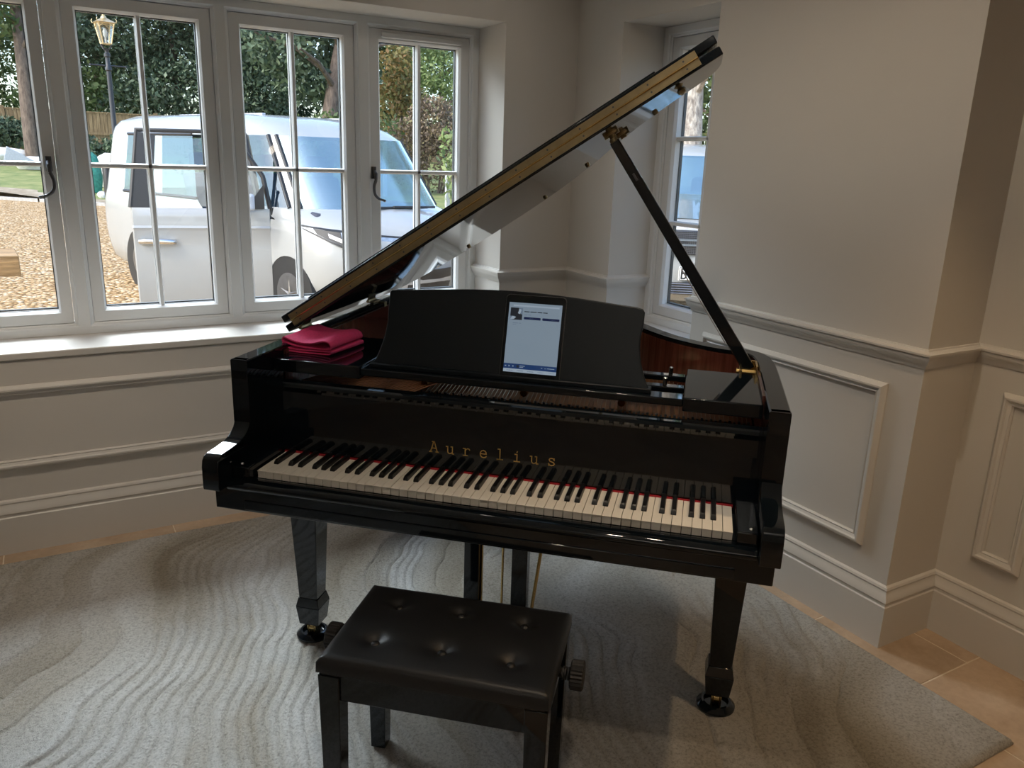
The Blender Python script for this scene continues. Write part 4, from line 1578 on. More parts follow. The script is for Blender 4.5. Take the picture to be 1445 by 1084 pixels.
def shrub(name, label, px, y, w, h, n, size, mat, seed, z0=0.0):
    x, _ = at_px(px, 220, y)
    t = empty(name, (x, y, hill(y)), 0, label, 'shrub')
    rg = random.Random(seed)
    bl = []
    for k in range(7):
        bl.append((rg.uniform(-w, w) * 0.6, rg.uniform(-0.5, 0.5), z0 + h * rg.uniform(0.25, 0.75), w * 0.45, 0.7, h * 0.3))
    st = MB()
    for k in range(6):
        a = rg.uniform(-w, w) * 0.5
        st.tube([(a * 0.4, 0, 0), (a * 0.8, rg.uniform(-0.2, 0.2), h * 0.4), (a, rg.uniform(-0.3, 0.3), h * 0.8)], [0.05, 0.035, 0.012], 5)
    st.build('stems', M['bark'], t)
    leaf_obj('foliage', seed, bl, n, size, M[mat], t)


shrub('garden_shrub', 'dark ivy-like shrub against the fence left of the tall trunk', 8, 38.5, 1.6, 1.6, 2200, 0.11, 'leaf_dark', 61, 0.1)
shrub('garden_shrub', 'low dark shrub at the foot of the lamp post', 142, 34, 0.9, 1.2, 1300, 0.10, 'leaf_dark', 62)
shrub('garden_shrub', 'bright yellow-green bush showing above the fence by the lamp post', 130, 45, 4.2, 4.2, 2600, 0.15, 'leaf_light', 63)
shrub('garden_shrub', 'bushy hedge top rising just above the white van roof', 420, 27, 4.0, 2.9, 4200, 0.09, 'leaf_mid', 64)
shrub('garden_shrub', 'autumn-tinted bush with yellow leaves right of the van roof', 572, 33, 1.5, 4.6, 2800, 0.11, 'leaf_autumn', 65, 1.2)
shrub('garden_shrub', 'bare brown twiggy hedge behind the van windscreen pillar', 612, 27, 2.4, 3.6, 6500, 0.075, 'leaf_brown', 66)
shrub('garden_shrub', 'small light green leafy shoot at the right edge of the rightmost casement', 650, 21, 0.55, 2.4, 420, 0.10, 'leaf_light', 67)

# posts of the far gate, seen between van and hedge
for px, top_, yy_, lab in ((543, 2.15, 26, 'blue-grey post standing above the van roof by the twiggy hedge'), (632, 1.35, 22, 'blue-grey post by the twiggy hedge right of the windscreen')):
    x, _ = at_px(px, 215, yy_)
    p_ = MB().box(-0.06, 0.06, -0.06, 0.06, 0, top_).box(-0.08, 0.08, -0.08, 0.08, top_, top_ + 0.06)
    o = p_.build('gate_post', M['sheet_grey'], smooth=0)
    o.location = (x, yy_, hill(yy_) if yy_ > 24 else GZ)
    tag(o, lab, 'post')

# ------------------------------------------------------------------ lamp post
LYD = 20.5
lx, lz = at_px(153.5, 100, LYD)
lamp = empty('lamp_post', (lx, LYD, GZ), 0, 'black street lamp post with a gold glazed lantern left of the van', 'lamp')
_, z_bot = at_px(150, 62, LYD)
_, z_roof = at_px(150, 33, LYD)
_, z_tip = at_px(150, 17, LYD)
_, z_bar = at_px(155, 93, LYD)
zb, zr_, zt_, zl = z_bot - GZ, z_roof - GZ, z_tip - GZ, z_bar - GZ
MB().lathe([(0.16, 0), (0.16, 0.10), (0.12, 0.14), (0.12, 0.75), (0.09, 0.80), (0.075, 0.95), (0.062, 1.0), (0.052, zl - 0.12), (0.075, zl - 0.10), (0.075, zl - 0.04), (0.05, zl), (0.05, zl + 0.18), (0.07, zl + 0.20), (0.07, zl + 0.26), (0.045, zl + 0.28), (0.045, zb - 0.12), (0.06, zb - 0.10)], (0, 0, 0), 14).build('column', M['lamp_black'], lamp)
MB().tube([(-0.37, 0, zl), (0.37, 0, zl)], 0.016, 8).lathe([(0.03, -0.02), (0.03, 0.02)], (-0.37, 0, zl), 8).lathe([(0.03, -0.02), (0.03, 0.02)], (0.37, 0, zl), 8).build('ladder_bar', M['lamp_black'], lamp)
fr_ = MB()
for a in range(4):
    an = R(45 + 90 * a)
    fr_.tube([(0.06 * math.cos(an), 0.06 * math.sin(an), zb - 0.13), (0.16 * math.cos(an), 0.16 * math.sin(an), zb - 0.02)], 0.014, 6)
fr_.build('cradle', M['lamp_black'], lamp)
rb, rt = 0.13, 0.235
lan = MB()
cb = [(rb * math.cos(R(45 + 90 * a + 12)), rb * math.sin(R(45 + 90 * a + 12))) for a in range(4)]
ct = [(rt * math.cos(R(45 + 90 * a + 12)), rt * math.sin(R(45 + 90 * a + 12))) for a in range(4)]
for a in range(4):
    b = (a + 1) % 4
    lan.tube([(*cb[a], zb), (*ct[a], zr_)], 0.016, 6)
    lan.tube([(*cb[a], zb), (*cb[b], zb)], 0.016, 6)
    lan.tube([(*ct[a], zr_), (*ct[b], zr_)], 0.018, 6)
    # small arched brackets in the head of each pane
    m1 = Vector(((ct[a][0] * 0.82 + ct[b][0] * 0.18), (ct[a][1] * 0.82 + ct[b][1] * 0.18), zr_ - 0.13)) * 1
    lan.tube([(ct[a][0] * 0.97, ct[a][1] * 0.97, zr_ - 0.10), ((ct[a][0] * 0.7 + ct[b][0] * 0.3), (ct[a][1] * 0.7 + ct[b][1] * 0.3), zr_ - 0.01)], 0.009, 5)
    lan.tube([(ct[b][0] * 0.97, ct[b][1] * 0.97, zr_ - 0.10), ((ct[b][0] * 0.7 + ct[a][0] * 0.3), (ct[b][1] * 0.7 + ct[a][1] * 0.3), zr_ - 0.01)], 0.009, 5)
lo_ = lan.build('lantern_frame', M['lamp_gold'], lamp)
tag(lo_, 'gold lantern frame')
for a in range(4):
    b = (a + 1) % 4
    MB().add([(*cb[a], zb), (*cb[b], zb), (*ct[b], zr_), (*ct[a], zr_)], [(0, 1, 2, 3)]).build('lantern_pane', M['lamp_glass'], lo_, smooth=0)
rf = MB()
H = zt_ - zr_
ro = [(1.22 * p[0], 1.22 * p[1], zr_ + 0.01) for p in ct]
ri = [(0.38 * p[0], 0.38 * p[1], zr_ + H * 0.42) for p in ct]
rf.add(ro + ri, [(0, 1, 5, 4), (1, 2, 6, 5), (2, 3, 7, 6), (3, 0, 4, 7), (4, 5, 6, 7), (3, 2, 1, 0)])
rf.lathe([(0.075, H * 0.42), (0.055, H * 0.58), (0.03, H * 0.66), (0.03, H * 0.76), (0.055, H * 0.84), (0.05, H * 0.94), (0.015, H)], (0, 0, zr_), 12)
for p in ct:
    rf.tube([(p[0] * 1.18, p[1] * 1.18, zr_), (p[0] * 1.3, p[1] * 1.3, zr_ + 0.05), (p[0] * 1.2, p[1] * 1.2, zr_ + 0.09)], 0.01, 5)
tag(rf.build('lantern_roof', M['lamp_gold'], lamp), 'gold hipped roof with finial')
MB().lathe([(0.02, 0), (0.02, 0.14), (0.045, 0.18), (0.05, 0.26), (0.03, 0.33), (0.0, 0.35)], (0, 0, zb), 10).build('bulb', M['bag_white'], lamp)


# ------------------------------------------------------------------ sacks and building waste on the lawn edge
def sack(name, label, px, y, w, h, mat, seed, flat=1.0, base_px=None):
    x, _ = at_px(px, 240, y)
    rg = random.Random(seed)
    v, f = [], []
    n, m = 18, 10
    for j in range(m + 1):
        t = j / m
        prof = (1 - 0.28 * t ** 2) * (0.88 + 0.22 * math.sin(t * PI)) * (1 if j < m else 0.5)
        for i in range(n):
            a = 2 * PI * i / n
            e = 1 + 0.10 * noise.noise(Vector((math.cos(a) * 2, math.sin(a) * 2, t * 4 + seed)))
            sq = 1 / max(abs(math.cos(a)), abs(math.sin(a))) ** 0.6
            v.append((w / 2 * prof * e * sq * math.cos(a), w / 2 * flat * prof * e * sq * math.sin(a), h * t * (1 + 0.06 * noise.noise(Vector((a, seed, t))))))
    for j in range(m):
        for i in range(n):
            f.append((j * n + i, j * n + (i + 1) % n, (j + 1) * n + (i + 1) % n, (j + 1) * n + i))
    f.append(tuple(range(m * n, m * n + n)))
    o = MB().add(v, f).build(name, M[mat], smooth=60)
    o.location = (x, y, hill(y))
    tag(o, label, 'sack', 'builders sacks on the lawn')


sack('builders_sack', 'tall dark green builders sack on the lawn left of the van', 127, 26.5, 0.62, 1.2, 'bag_green', 1)
sack('builders_sack', 'white builders sack standing beside the green sack at the van rear', 157, 28.0, 0.95, 1.05, 'bag_white', 2)
sack('builders_sack', 'white sack slumped on the lawn behind the handle of the leftmost casement', 52, 33.0, 1.3, 0.45, 'bag_white', 3, 0.7)
sack('builders_sack', 'long low white sack on the lawn at the far left edge', 2, 36.0, 2.2, 0.5, 'bag_white', 4, 0.6)
x, _ = at_px(33, 225, 33.2)
o = MB().prism([(-0.5, 0), (0.55, 0), (-0.35, 0.55)], lambda p: (p[0], 0, p[1]), lambda p: (p[0], 0.12, p[1])).build('folded_sheet', M['sheet_grey'], bevel=0.02)
o.location = (x - 0.1, 32.2, hill(32.2) + 0.30)
tag(o, 'pointed grey plastic sheet lying on the white sacks by the trunk', 'sheet')
rgk = random.Random(9)
for k in range(3):
    px = 143 + k * 7.5
    yk = 25.2 + 0.35 * (k % 3)
    x, _ = at_px(px, 262, yk)
    s_ = rgk.uniform(0.13, 0.17)
    bmx = bmesh.new()
    bmesh.ops.create_icosphere(bmx, subdivisions=2, radius=s_)
    for vv in bmx.verts:
        vv.co *= 1 + 0.35 * noise.noise(vv.co * 6 + Vector((k, 0, 0)))
        vv.co.z *= 0.8
    me = bpy.data.meshes.new('rubble_lump')
    bmx.to_mesh(me)
    bmx.free()
    o = link('rubble_lump', me, M['rubble'] if k % 3 else M['bag_white'], smooth=25)
    o.location = (x, yk, hill(yk) + s_ * 0.6)
    tag(o, ('pale lump of rubble lying at the foot of the green sack', 'brown lump of rubble midway between the green sack and the van', 'brown lump of rubble lying closest to the rear of the van')[k], 'rubble', 'rubble by the sacks')

# ------------------------------------------------------------------ timber table end at the far left
tx, tz = at_px(28, 373, 3.9)
tb = empty('timber_table', (tx, 3.9, GZ), R(4), 'thick rough timber slab table on the gravel at the left edge of the window', 'table')
_, zt0 = at_px(20, 390, 3.9)
_, zt1 = at_px(20, 361, 3.9)
MB().box(-1.5, 0.0, 0.0, 0.42, zt0 - GZ, zt1 - GZ).build('table_slab', M['timber'], tb, bevel=0.006)
for xa in (-1.35, -0.20):
    MB().tube([(xa + 0.10, 0.12, 0), (xa, 0.12, zt0 - GZ)], [0.045, 0.032], 14).build('leg', M['terracotta'], tb)


# ------------------------------------------------------------------ vehicles
def ring(x0, x1, w, rr, rf, fixed, bulge=0.10, nf=9, nr=5):
    """closed plan outline, starting at the rear right, x forward, right side is -y"""
    pts = []
    for k in range(nr):                      # rear right corner
        a = R(180 + 90 * k / (nr - 1))
        pts.append((x0 + rr + rr * math.cos(a), -w + rr + rr * math.sin(a)))
    for fx in fixed:
        lo, hi = x0 + rr, x1 - rf
        pts.append((lo + (hi - lo) * fx, -w))
    half = []
    for k in range(nf):                      # front right corner to the centre line
        a = R(-90 + 90 * k / (nf - 1))
        half.append((x1 - rf + rf * math.cos(a), -w + rf + rf * math.sin(a)))
    nose = [(x1 + bulge * (1 - ((w - rf) * (1 - t) / max(w - rf, 0.01)) ** 2) , -(w - rf) * (1 - t)) for t in (0.33, 0.66, 1.0)]
    half += nose
    pts += half
    mir = [(x, -y) for x, y in pts]
    mir = mir[::-1]
    return pts + mir[1:] if abs(pts[-1][1]) < 1e-6 else pts + mir


def loft(levels, fixed):
    """levels: (z, x0, x1, w, rr, rf, bulge)"""
    v, f, meta = [], [], []
    n = None
    for (z, x0, x1, w, rr, rf, bu) in levels:
        rg = ring(x0, x1, w, rr, rf, fixed, bu)
        n = len(rg)
        v += [(x, y, z) for x, y in rg]
    for L in range(len(levels) - 1):
        for k in range(n):
            f.append((L * n + k, L * n + (k + 1) % n, (L + 1) * n + (k + 1) % n, (L + 1) * n + k))
            meta.append((L, k))
    f.append(tuple(range(n))[::-1]); meta.append((-1, 0))
    m = (len(levels) - 1) * n
    f.append(tuple(range(m, m + n))); meta.append((99, 0))
    return v, f, meta, n


def cut_wheels(mb, name, wheels, rad, half_w):
    """boolean out the wheel arches, returns a mesh"""
    me = mb.mesh(name)
    o = bpy.data.objects.new(name, me)
    COL.objects.link(o)
    cut = MB()
    for (wx, wz) in wheels:
        for s in (-1, 1):
            cut.lathe([(rad, s * (half_w - 0.30)), (rad, s * (half_w + 0.30))], (wx, 0, wz), 40, 'y')
    cme = cut.mesh('cut')
    co = bpy.data.objects.new('cut', cme)
    COL.objects.link(co)
    md = o.modifiers.new('b', 'BOOLEAN')
    md.object = co
    md.operation = 'DIFFERENCE'
    md.solver = 'EXACT'
    dg = bpy.context.evaluated_depsgraph_get()
    res = bpy.data.meshes.new_from_object(o.evaluated_get(dg))
    bpy.data.objects.remove(o)
    bpy.data.objects.remove(co)
    return res


def wheel(par, x, y, r, w, side):
    t = MB()
    t.lathe([(r * 0.66, -w / 2), (r * 0.93, -w / 2), (r, -w / 2 + 0.025), (r, -0.012), (r - 0.008, -0.008), (r - 0.008, 0.008), (r, 0.012), (r, w / 2 - 0.025), (r * 0.93, w / 2), (r * 0.66, w / 2)], (x, y, r), 40, 'y')
    for k in range(40):
        a = 2 * PI * k / 40
        cx_, cz_ = x + math.sin(a) * (r + 0.001), r + math.cos(a) * (r + 0.001)
        t.tube([(cx_, y - w * 0.42, cz_), (cx_ + 0.02 * math.cos(a), y + w * 0.42, cz_ - 0.02 * math.sin(a))], 0.006, 4)
    to = t.build('tyre', M['tyre'], par, smooth=30)
    h = MB()
    yo = y + side * w * 0.42
    h.lathe([(r * 0.67, -0.04), (r * 0.67, -0.03)], (x, yo, r), 30, 'y')
    for k in range(5):
        a = 2 * PI * k / 5
        h.tube([(x, yo + side * 0.02, r), (x + math.sin(a) * r * 0.62, yo + side * 0.015, r + math.cos(a) * r * 0.62)], [0.032, 0.022], 6)
    h.lathe([(0.06, -0.04), (0.05, 0.04)], (x, yo, r), 16, 'y')
    h.build('wheel_rim', M['alloy'], to, smooth=30)


def van():
    yaw = R(-71)
    c_, s_ = math.cos(yaw), math.sin(yaw)
    ox, oy = 1.0 - 0.65 * c_, 8.85 - 0.65 * s_
    root = empty('white_van', (ox, oy, GZ), yaw, 'white people carrier van on the gravel with its driver door standing open', 'van')
    FX = [0.12, 0.26, 0.39, 0.51, 0.605, 0.73, 0.86, 0.94]
    #          z     x0    x1    w     rr    rf    bulge
    lv = [(0.22, -0.30, 4.20, 0.86, 0.15, 0.50, 0.10), (0.30, -0.38, 4.30, 0.93, 0.18, 0.55, 0.12), (0.45, -0.42, 4.36, 0.965, 0.2, 0.55, 0.12), (0.62, -0.45, 4.38, 0.975, 0.2, 0.55, 0.12),
          (0.80, -0.45, 4.36, 0.975, 0.2, 0.56, 0.12), (0.90, -0.45, 4.31, 0.97, 0.2, 0.58, 0.12), (0.97, -0.45, 4.20, 0.962, 0.2, 0.60, 0.12), (1.03, -0.44, 4.02, 0.950, 0.2, 0.60, 0.11), (1.08, -0.43, 3.86, 0.935, 0.2, 0.58, 0.10),
          (1.72, -0.36, 3.32, 0.83, 0.2, 0.42, 0.10), (1.80, -0.33, 3.16, 0.81, 0.2, 0.42, 0.10), (1.87, -0.28, 2.95, 0.76, 0.2, 0.40, 0.08), (1.925, -0.15, 2.6, 0.64, 0.22, 0.35, 0.06), (1.95, 0.3, 2.1, 0.40, 0.2, 0.3, 0.04)]
    v, f, meta, n = loft(lv, FX)
    BELT = 8
    # side faces: ring indices 4..11 are right-hand fixed segments
    low_f = [q for q, (L, k) in zip(f, meta) if L < BELT and L != 99 or L == -1]
    # lower body is closed with a deck at the belt line so the boolean has a volume
    m = BELT * n
    deck = tuple(range(m, m + n))
    lower = MB()
    lower.add(v[:m + n], low_f + [deck])
    me = cut_wheels(lower, 'lower_body', [(0.55, 0.29), (3.56, 0.29)], 0.365, 0.95)
    # take the deck away again, and the open door aperture
    bm = bmesh.new()
    bm.from_mesh(me)
    kill = []
    for fa in bm.faces:
        c = fa.calc_center_median()
        if c.z > 1.075 and abs(fa.normal.z) > 0.9:
            kill.append(fa)
        if -1.0 < c.y < -0.90 and 2.15 < c.x < 3.22 and 0.33 < c.z < 1.08:
            kill.append(fa)
    bmesh.ops.delete(bm, geom=kill, context='FACES')
    bm.to_mesh(me)
    bm.free()
    body = link('lower_body', me, M['van_white'], root, smooth=35)
    # roof cap
    roof = MB()
    roof.add(v, [q for q, (L, k) in zip(f, meta) if L >= BELT + 1])
    roof.build('roof', M['van_white'], root, smooth=35)
    MB().box(0.8, 2.5, -0.50, -0.46, 1.925, 1.945).build('roof_rail', M['sheet_grey'], root, bevel=0.004)
    MB().box(0.8, 2.5, 0.46, 0.50, 1.925, 1.945).build('roof_rail', M['sheet_grey'], root, bevel=0.004)
    # glass band, one object per window; pillars between
    def bandface(k):
        return (BELT * n + k, BELT * n + (k + 1) % n, (BELT + 1) * n + (k + 1) % n, (BELT + 1) * n + k)
    nr, nfx, nf = 5, len(FX), 9
    iR0 = nr - 1                      # first face after the rear corner
    iR1 = nr + nfx                    # front corner begins
    total_half = nr + nfx + nf + 3
    groups = {'rear_window': [], 'side_window': [], 'quarter_window': [], 'windscreen': [], 'pillar': []}
    for k in range(n):
        kk = k if k < total_half - 1 else n - 1 - k - 1   # mirrored index
        kk = k if k < n / 2 else n - 2 - k
        side = -1 if k < n / 2 else 1
        if kk < 0 or k == n - 1:
            groups['rear_window'].append(k)
        elif kk < nr - 1:
            groups['pillar'].append(k)
        elif kk < nr - 1 + 5:
            (groups['pillar'] if kk in (nr - 1, nr + 1) else groups['side_window']).append(k)
        elif kk < nr - 1 + 8:
            groups['side_window'].append(k) if side > 0 else groups.setdefault('door_gap', []).append(k)
        elif kk < nr - 1 + 11:
            groups['quarter_window'].append(k)
        elif kk < nr - 1 + 12:
            groups['pillar'].append(k)
        else:
            groups['windscreen'].append(k)
    # contiguous runs become single panes
    def runs(ks):
        ks = sorted(ks)
        out, cur = [], [ks[0]]
        for q in ks[1:]:
            if q == cur[-1] + 1:
                cur.append(q)
            else:
                out.append(cur); cur = [q]
        out.append(cur)
        return out
    for nm, mt in (('rear_window', 'car_glass'), ('side_window', 'car_glass'), ('quarter_window', 'car_glass'), ('windscreen', 'windscreen')):
        if groups[nm]:
            for rn_ in runs(groups[nm]):
                MB().add(v, [bandface(k) for k in rn_]).build(nm, M[mt], root, smooth=40)
    for rn_ in runs(groups['pillar']):
        o = MB().add(v, [bandface(k) for k in rn_]).build('pillar', M['van_white'], root, smooth=40)
    # black seals along belt and header
    top_ring = [(v[(BELT + 1) * n + k][0], v[(BELT + 1) * n + k][1], 1.722) for k in range(n)]
    bel_ring = [(v[BELT * n + k][0], v[BELT * n + k][1], 1.083) for k in range(n)]
    kR = [k for k in range(n) if nr <= k <= nr - 1 + 5]
    for rg in (top_ring, bel_ring):
        MB().tube([rg[k] for k in kR], 0.018, 6).build('window_seal', M['trim'], root)
    # A pillars
    kA = nr - 1 + 11
    for k in (kA, n - 1 - kA):
        a, b = v[BELT * n + k % n], v[(BELT + 1) * n + k % n]
    for k in (kA, (n - 1 - kA) % n, kA + 1, (n - 2 - kA) % n):
        a, b = Vector(v[BELT * n + k]), Vector(v[(BELT + 1) * n + k])
        MB().tube([a, b], 0.022, 6).build('pillar_trim', M['trim'], root)
    kq = nr - 1 + 8
    a, b = Vector(v[BELT * n + kq]), Vector(v[(BELT + 1) * n + kq])
    MB().tube([a, b], 0.03, 6).build('pillar_trim', M['trim'], root)
    # bonnet shut line, headlights, light bar, wipers, cowl
    def on_ring(z, k):
        for L in range(len(lv) - 1):
            if lv[L][0] <= z <= lv[L + 1][0]:
                t = (z - lv[L][0]) / (lv[L + 1][0] - lv[L][0])
                return Vector(v[L * n + k]).lerp(Vector(v[(L + 1) * n + k]), t)
    def strip(ks, zlo, zhi, out=0.012):
        vv, ff = [], []
        for i, k in enumerate(ks):
            for z in (zlo[i], zhi[i]):
                p = on_ring(z, k)
                nrm = Vector((p.x - 2.2, p.y, 0)).normalized() if False else Vector((0.4 if p.x > 3.8 else 0.1, math.copysign(0.6, p.y) if abs(p.y) > 0.3 else 0, 0)).normalized()
                vv.append(p + nrm * out)
                vv.append(p - nrm * 0.02)
        for i in range(len(ks) - 1):
            a, b = 4 * i, 4 * (i + 1)
            ff += [(a, b, b + 2, a + 2), (a + 1, a + 3, b + 3, b + 1), (a, a + 1, b + 1, b), (a + 2, b + 2, b + 3, a + 3)]
        ff += [(0, 2, 3, 1), (4 * len(ks) - 4, 4 * len(ks) - 3, 4 * len(ks) - 1, 4 * len(ks) - 2)]
        return MB().add(vv, ff)
    f0 = nr + nfx                         # first vertex of the front corner
    ksr = [f0 + i for i in range(1, 9)] + [f0 + 9]
    lo_z = [0.93, 0.88, 0.83, 0.785, 0.75, 0.735, 0.735, 0.75, 0.775]
    hi_z = [0.945, 0.935, 0.925, 0.915, 0.905, 0.89, 0.875, 0.865, 0.855]
    for mirr in (False, True):
        ks = [(n - 1 - k) for k in ksr] if mirr else ksr
        hl = strip(ks, lo_z, hi_z).build('headlight', M['headlight'], root, smooth=40)
        strip(ks, [z - 0.014 for z in lo_z], [z + 0.004 for z in lo_z], 0.016).build('headlight_trim', M['trim'], hl)
        strip(ks, [z - 0.004 for z in hi_z], [z + 0.010 for z in hi_z], 0.016).build('headlight_trim', M['trim'], hl)
        strip(ks[2:7], [z + 0.03 for z in lo_z[2:7]], [z + 0.065 for z in lo_z[2:7]], 0.018).build('headlight_bar', M['plate_white'], hl)
        strip([ks[i] for i in (1, 2, 3)], [lo_z[i] + 0.01 for i in (1, 2, 3)], [hi_z[i] - 0.008 for i in (1, 2, 3)], 0.017).build('headlight_inner', M['trim'], hl)
    kk = [f0 + 9, f0 + 10, f0 + 11, n - 1 - (f0 + 10), n - 1 - (f0 + 9)]
    kk = [k for k in kk if k < n]
    strip(kk, [0.83] * len(kk), [0.852] * len(kk), 0.012).build('light_bar', M['trim'], root)
    strip(kk, [0.36] * len(kk), [0.56] * len(kk), 0.012).build('lower_grille', M['trim'], root)
    # wipers on the cowl
    MB().tube([(3.93, 0.42, 1.085), (3.95, -0.35, 1.095)], 0.014, 6).build('wiper', M['trim'], root)
    MB().tube([(3.94, 0.85 * 0.6, 1.085), (3.97, -0.05, 1.10)], 0.012, 6).build('wiper', M['trim'], root)
    # door seam gap
    MB().box(3.29, 3.31, -0.955, -0.93, 0.66, 1.07).build('door_jamb', M['trim'], root)
    # interior: floor, dash, seats, wheel, far trim
    MB().box(-0.2, 3.2, -0.84, 0.84, 0.36, 0.42).build('cabin_floor', M['trim'], root)
    MB().prism([(3.05, 0.60), (3.80, 0.60), (3.84, 1.04), (3.45, 1.10), (3.10, 1.02)], lambda p: (p[0], -0.84, p[1]), lambda p: (p[0], 0.84, p[1])).build('dashboard', M['dash'], root, bevel=0.04)
    MB().prism([(3.30, 1.04), (3.62, 1.08), (3.55, 1.22), (3.35, 1.20)], lambda p: (p[0], -0.68, p[1]), lambda p: (p[0], -0.12, p[1])).build('instrument_hood', M['dash'], root, bevel=0.03)
    wv = MB()
    cpt = Vector((3.02, -0.40, 1.0))
    aa, bb = Vector((0, 1, 0)), Vector((0.35, 0, 0.94))
    wv.tube([cpt + aa * 0.19 * math.cos(2 * PI * k / 20) + bb * 0.19 * math.sin(2 * PI * k / 20) for k in range(21)], 0.014, 6)
    wv.tube([cpt - aa * 0.18, cpt + aa * 0.18], 0.02, 6)
    wv.build('steering_wheel', M['trim'], root)
    for yy_ in (-0.40, 0.40):
        for xx_ in (2.25, 1.15):
            s = MB()
            s.box(xx_, xx_ + 0.52, yy_ - 0.25, yy_ + 0.25, 0.62, 0.78)
            s.prism([(xx_ - 0.02, 0.72), (xx_ + 0.12, 0.72), (xx_ - 0.02, 1.32), (xx_ - 0.14, 1.32)], lambda p: (p[0], yy_ - 0.24, p[1]), lambda p: (p[0], yy_ + 0.24, p[1]))
            so_ = s.build('seat', M['seat'], root, bevel=0.05, seg=3)
            MB().box(xx_ - 0.18, xx_ - 0.08, yy_ - 0.13, yy_ + 0.13, 1.36, 1.54).build('headrest', M['seat'], so_, bevel=0.035, seg=3)
            MB().box(xx_ + 0.05, xx_ + 0.45, yy_ - 0.2, yy_ + 0.2, 0.40, 0.62).build('seat_base', M['trim'], so_)
    MB().lathe([(0.0, -0.01), (0.1, -0.01), (0.1, 0.01), (0, 0.01)], (3.3, 0, 1.6), 4, 'x').build('rear_view_mirror', M['trim'], root)
    # rear bumper and light
    MB().box(-0.52, -0.35, -0.88, 0.88, 0.42, 0.70).build('rear_bumper', M['sheet_grey'], root, bevel=0.05, seg=3)
    for s in (-1, 1):
        MB().box(-0.47, -0.36, s * 0.84 - 0.06, s * 0.84 + 0.06, 0.85, 1.35).build('tail_light', M['trim'], root, bevel=0.03)
    for wx in (0.55, 3.56):
        for s in (-1, 1):
            wheel(root, wx, s * 0.845, 0.30, 0.21, s)
    # arch liners
    for wx in (0.55, 3.56):
        for s in (-1, 1):
            MB().lathe([(0.363, -0.17), (0.363, 0.0)], (wx, s * 0.80, 0.29), 30, 'y').build('arch_liner', M['trim'], root)
    # ---- open driver door, hinged at its front edge
    dr = empty('front_door', (3.30, -0.965, 0))
    dr.parent = root
    dr.rotation_euler = (0, 0, R(60))
    W = 1.18
    # door local: x from hinge backwards is -x; outer face is -y
    def dcurve(z):       # tumblehome
        return 0.0 if z < 0.9 else (z - 0.9) ** 1.25 * 0.165
    zs_ = [0.10, 0.20, 0.45, 0.70, 0.86, 0.885, 0.905, 0.98, 1.06]
    off_ = [-0.05, -0.01, 0.0, 0.005, 0.0, 0.012, -0.006, 0.0, 0.0]
    v2, f2 = [], []
    xs_ = [-W, -W * 0.99, -W * 0.75, -W * 0.5, -W * 0.25, -0.01, 0.0]
    for z, of in zip(zs_, off_):
        for i, x in enumerate(xs_):
            e = 0.012 if i in (0, len(xs_) - 1) else 0
            v2.append((x, -of + dcurve(z) + e, z))
    nx_ = len(xs_)
    for j in range(len(zs_) - 1):
        for i in range(nx_ - 1):
            a = j * nx_ + i
            f2.append((a, a + 1, a + nx_ + 1, a + nx_))
    ds = MB().add(v2, f2).build('door_skin', M['van_white'], dr, smooth=30)
    sd = ds.modifiers.new('s', 'SOLIDIFY')
    sd.thickness = 0.10
    sd.offset = -1
    zt = 1.72
    # window frame: outline in the door plane
    ow = [(-W, 1.06), (-W + 0.09, zt), (-0.30, zt + 0.01), (-0.05, 1.35), (0.0, 1.06)]
    fr2 = MB()
    pp = [Vector((x, dcurve(z) + 0.02, z)) for x, z in ow]
    fr2.tube(pp, 0.022, 8)
    fr2.build('window_frame', M['trim'], dr)
    inner = [(-W + 0.17, 1.075), (-W + 0.235, zt - 0.06), (-0.33, zt - 0.05), (-0.09, 1.33), (-0.05, 1.075)]
    MB().add([(x, dcurve(z) + 0.02, z) for x, z in inner], [(0, 1, 2, 3, 4)]).build('door_glass', M['car_glass_door'], dr, smooth=0)
    MB().add([(x, dcurve(z) + y_, z) for y_ in (0.005, 0.035) for x, z in [(-W + 0.01, 1.06), (-W + 0.09, zt - 0.01), (-W + 0.24, zt - 0.04), (-W + 0.17, 1.06)]],
             [(0, 1, 2, 3), (7, 6, 5, 4), (0, 4, 5, 1), (1, 5, 6, 2), (2, 6, 7, 3), (3, 7, 4, 0)]).build('window_pillar', M['trim'], dr, smooth=0)
    MB().tube([(-0.36, dcurve(1.4) + 0.02, 1.07), (-0.36, dcurve(1.7) + 0.02, 1.70)], 0.016, 6).build('window_bar', M['trim'], dr)
    h = MB()
    h.tube(catmull([(-W + 0.06, -0.01, 0.765), (-W + 0.10, -0.04, 0.77), (-W + 0.20, -0.05, 0.77), (-W + 0.30, -0.04, 0.765), (-W + 0.34, -0.01, 0.76)], 4), 0.027, 10)
    h.build('door_handle', M['chrome'], dr)
    mi = MB()
    mi.zprism(rrect(-0.34, -0.14, -0.26, -0.09, 0.05), 1.06, 1.20)
    mi.box(-0.24, -0.18, -0.12, 0.06, 1.05, 1.09)
    mi.build('wing_mirror', M['sheet_grey'], dr, bevel=0.03, seg=3)
    MB().prism([(-0.05, 1.06), (-0.22, 1.06), (-0.05, 1.28)], lambda p: (p[0], 0.0, p[1]), lambda p: (p[0], 0.03, p[1])).build('mirror_base', M['trim'], dr)
    MB().tube([(-W * 0.4, 0.09, 0.60), (-W * 0.8, 0.10, 0.60)], 0.04, 8).build('door_pocket', M['dash'], dr)
    return root


van()


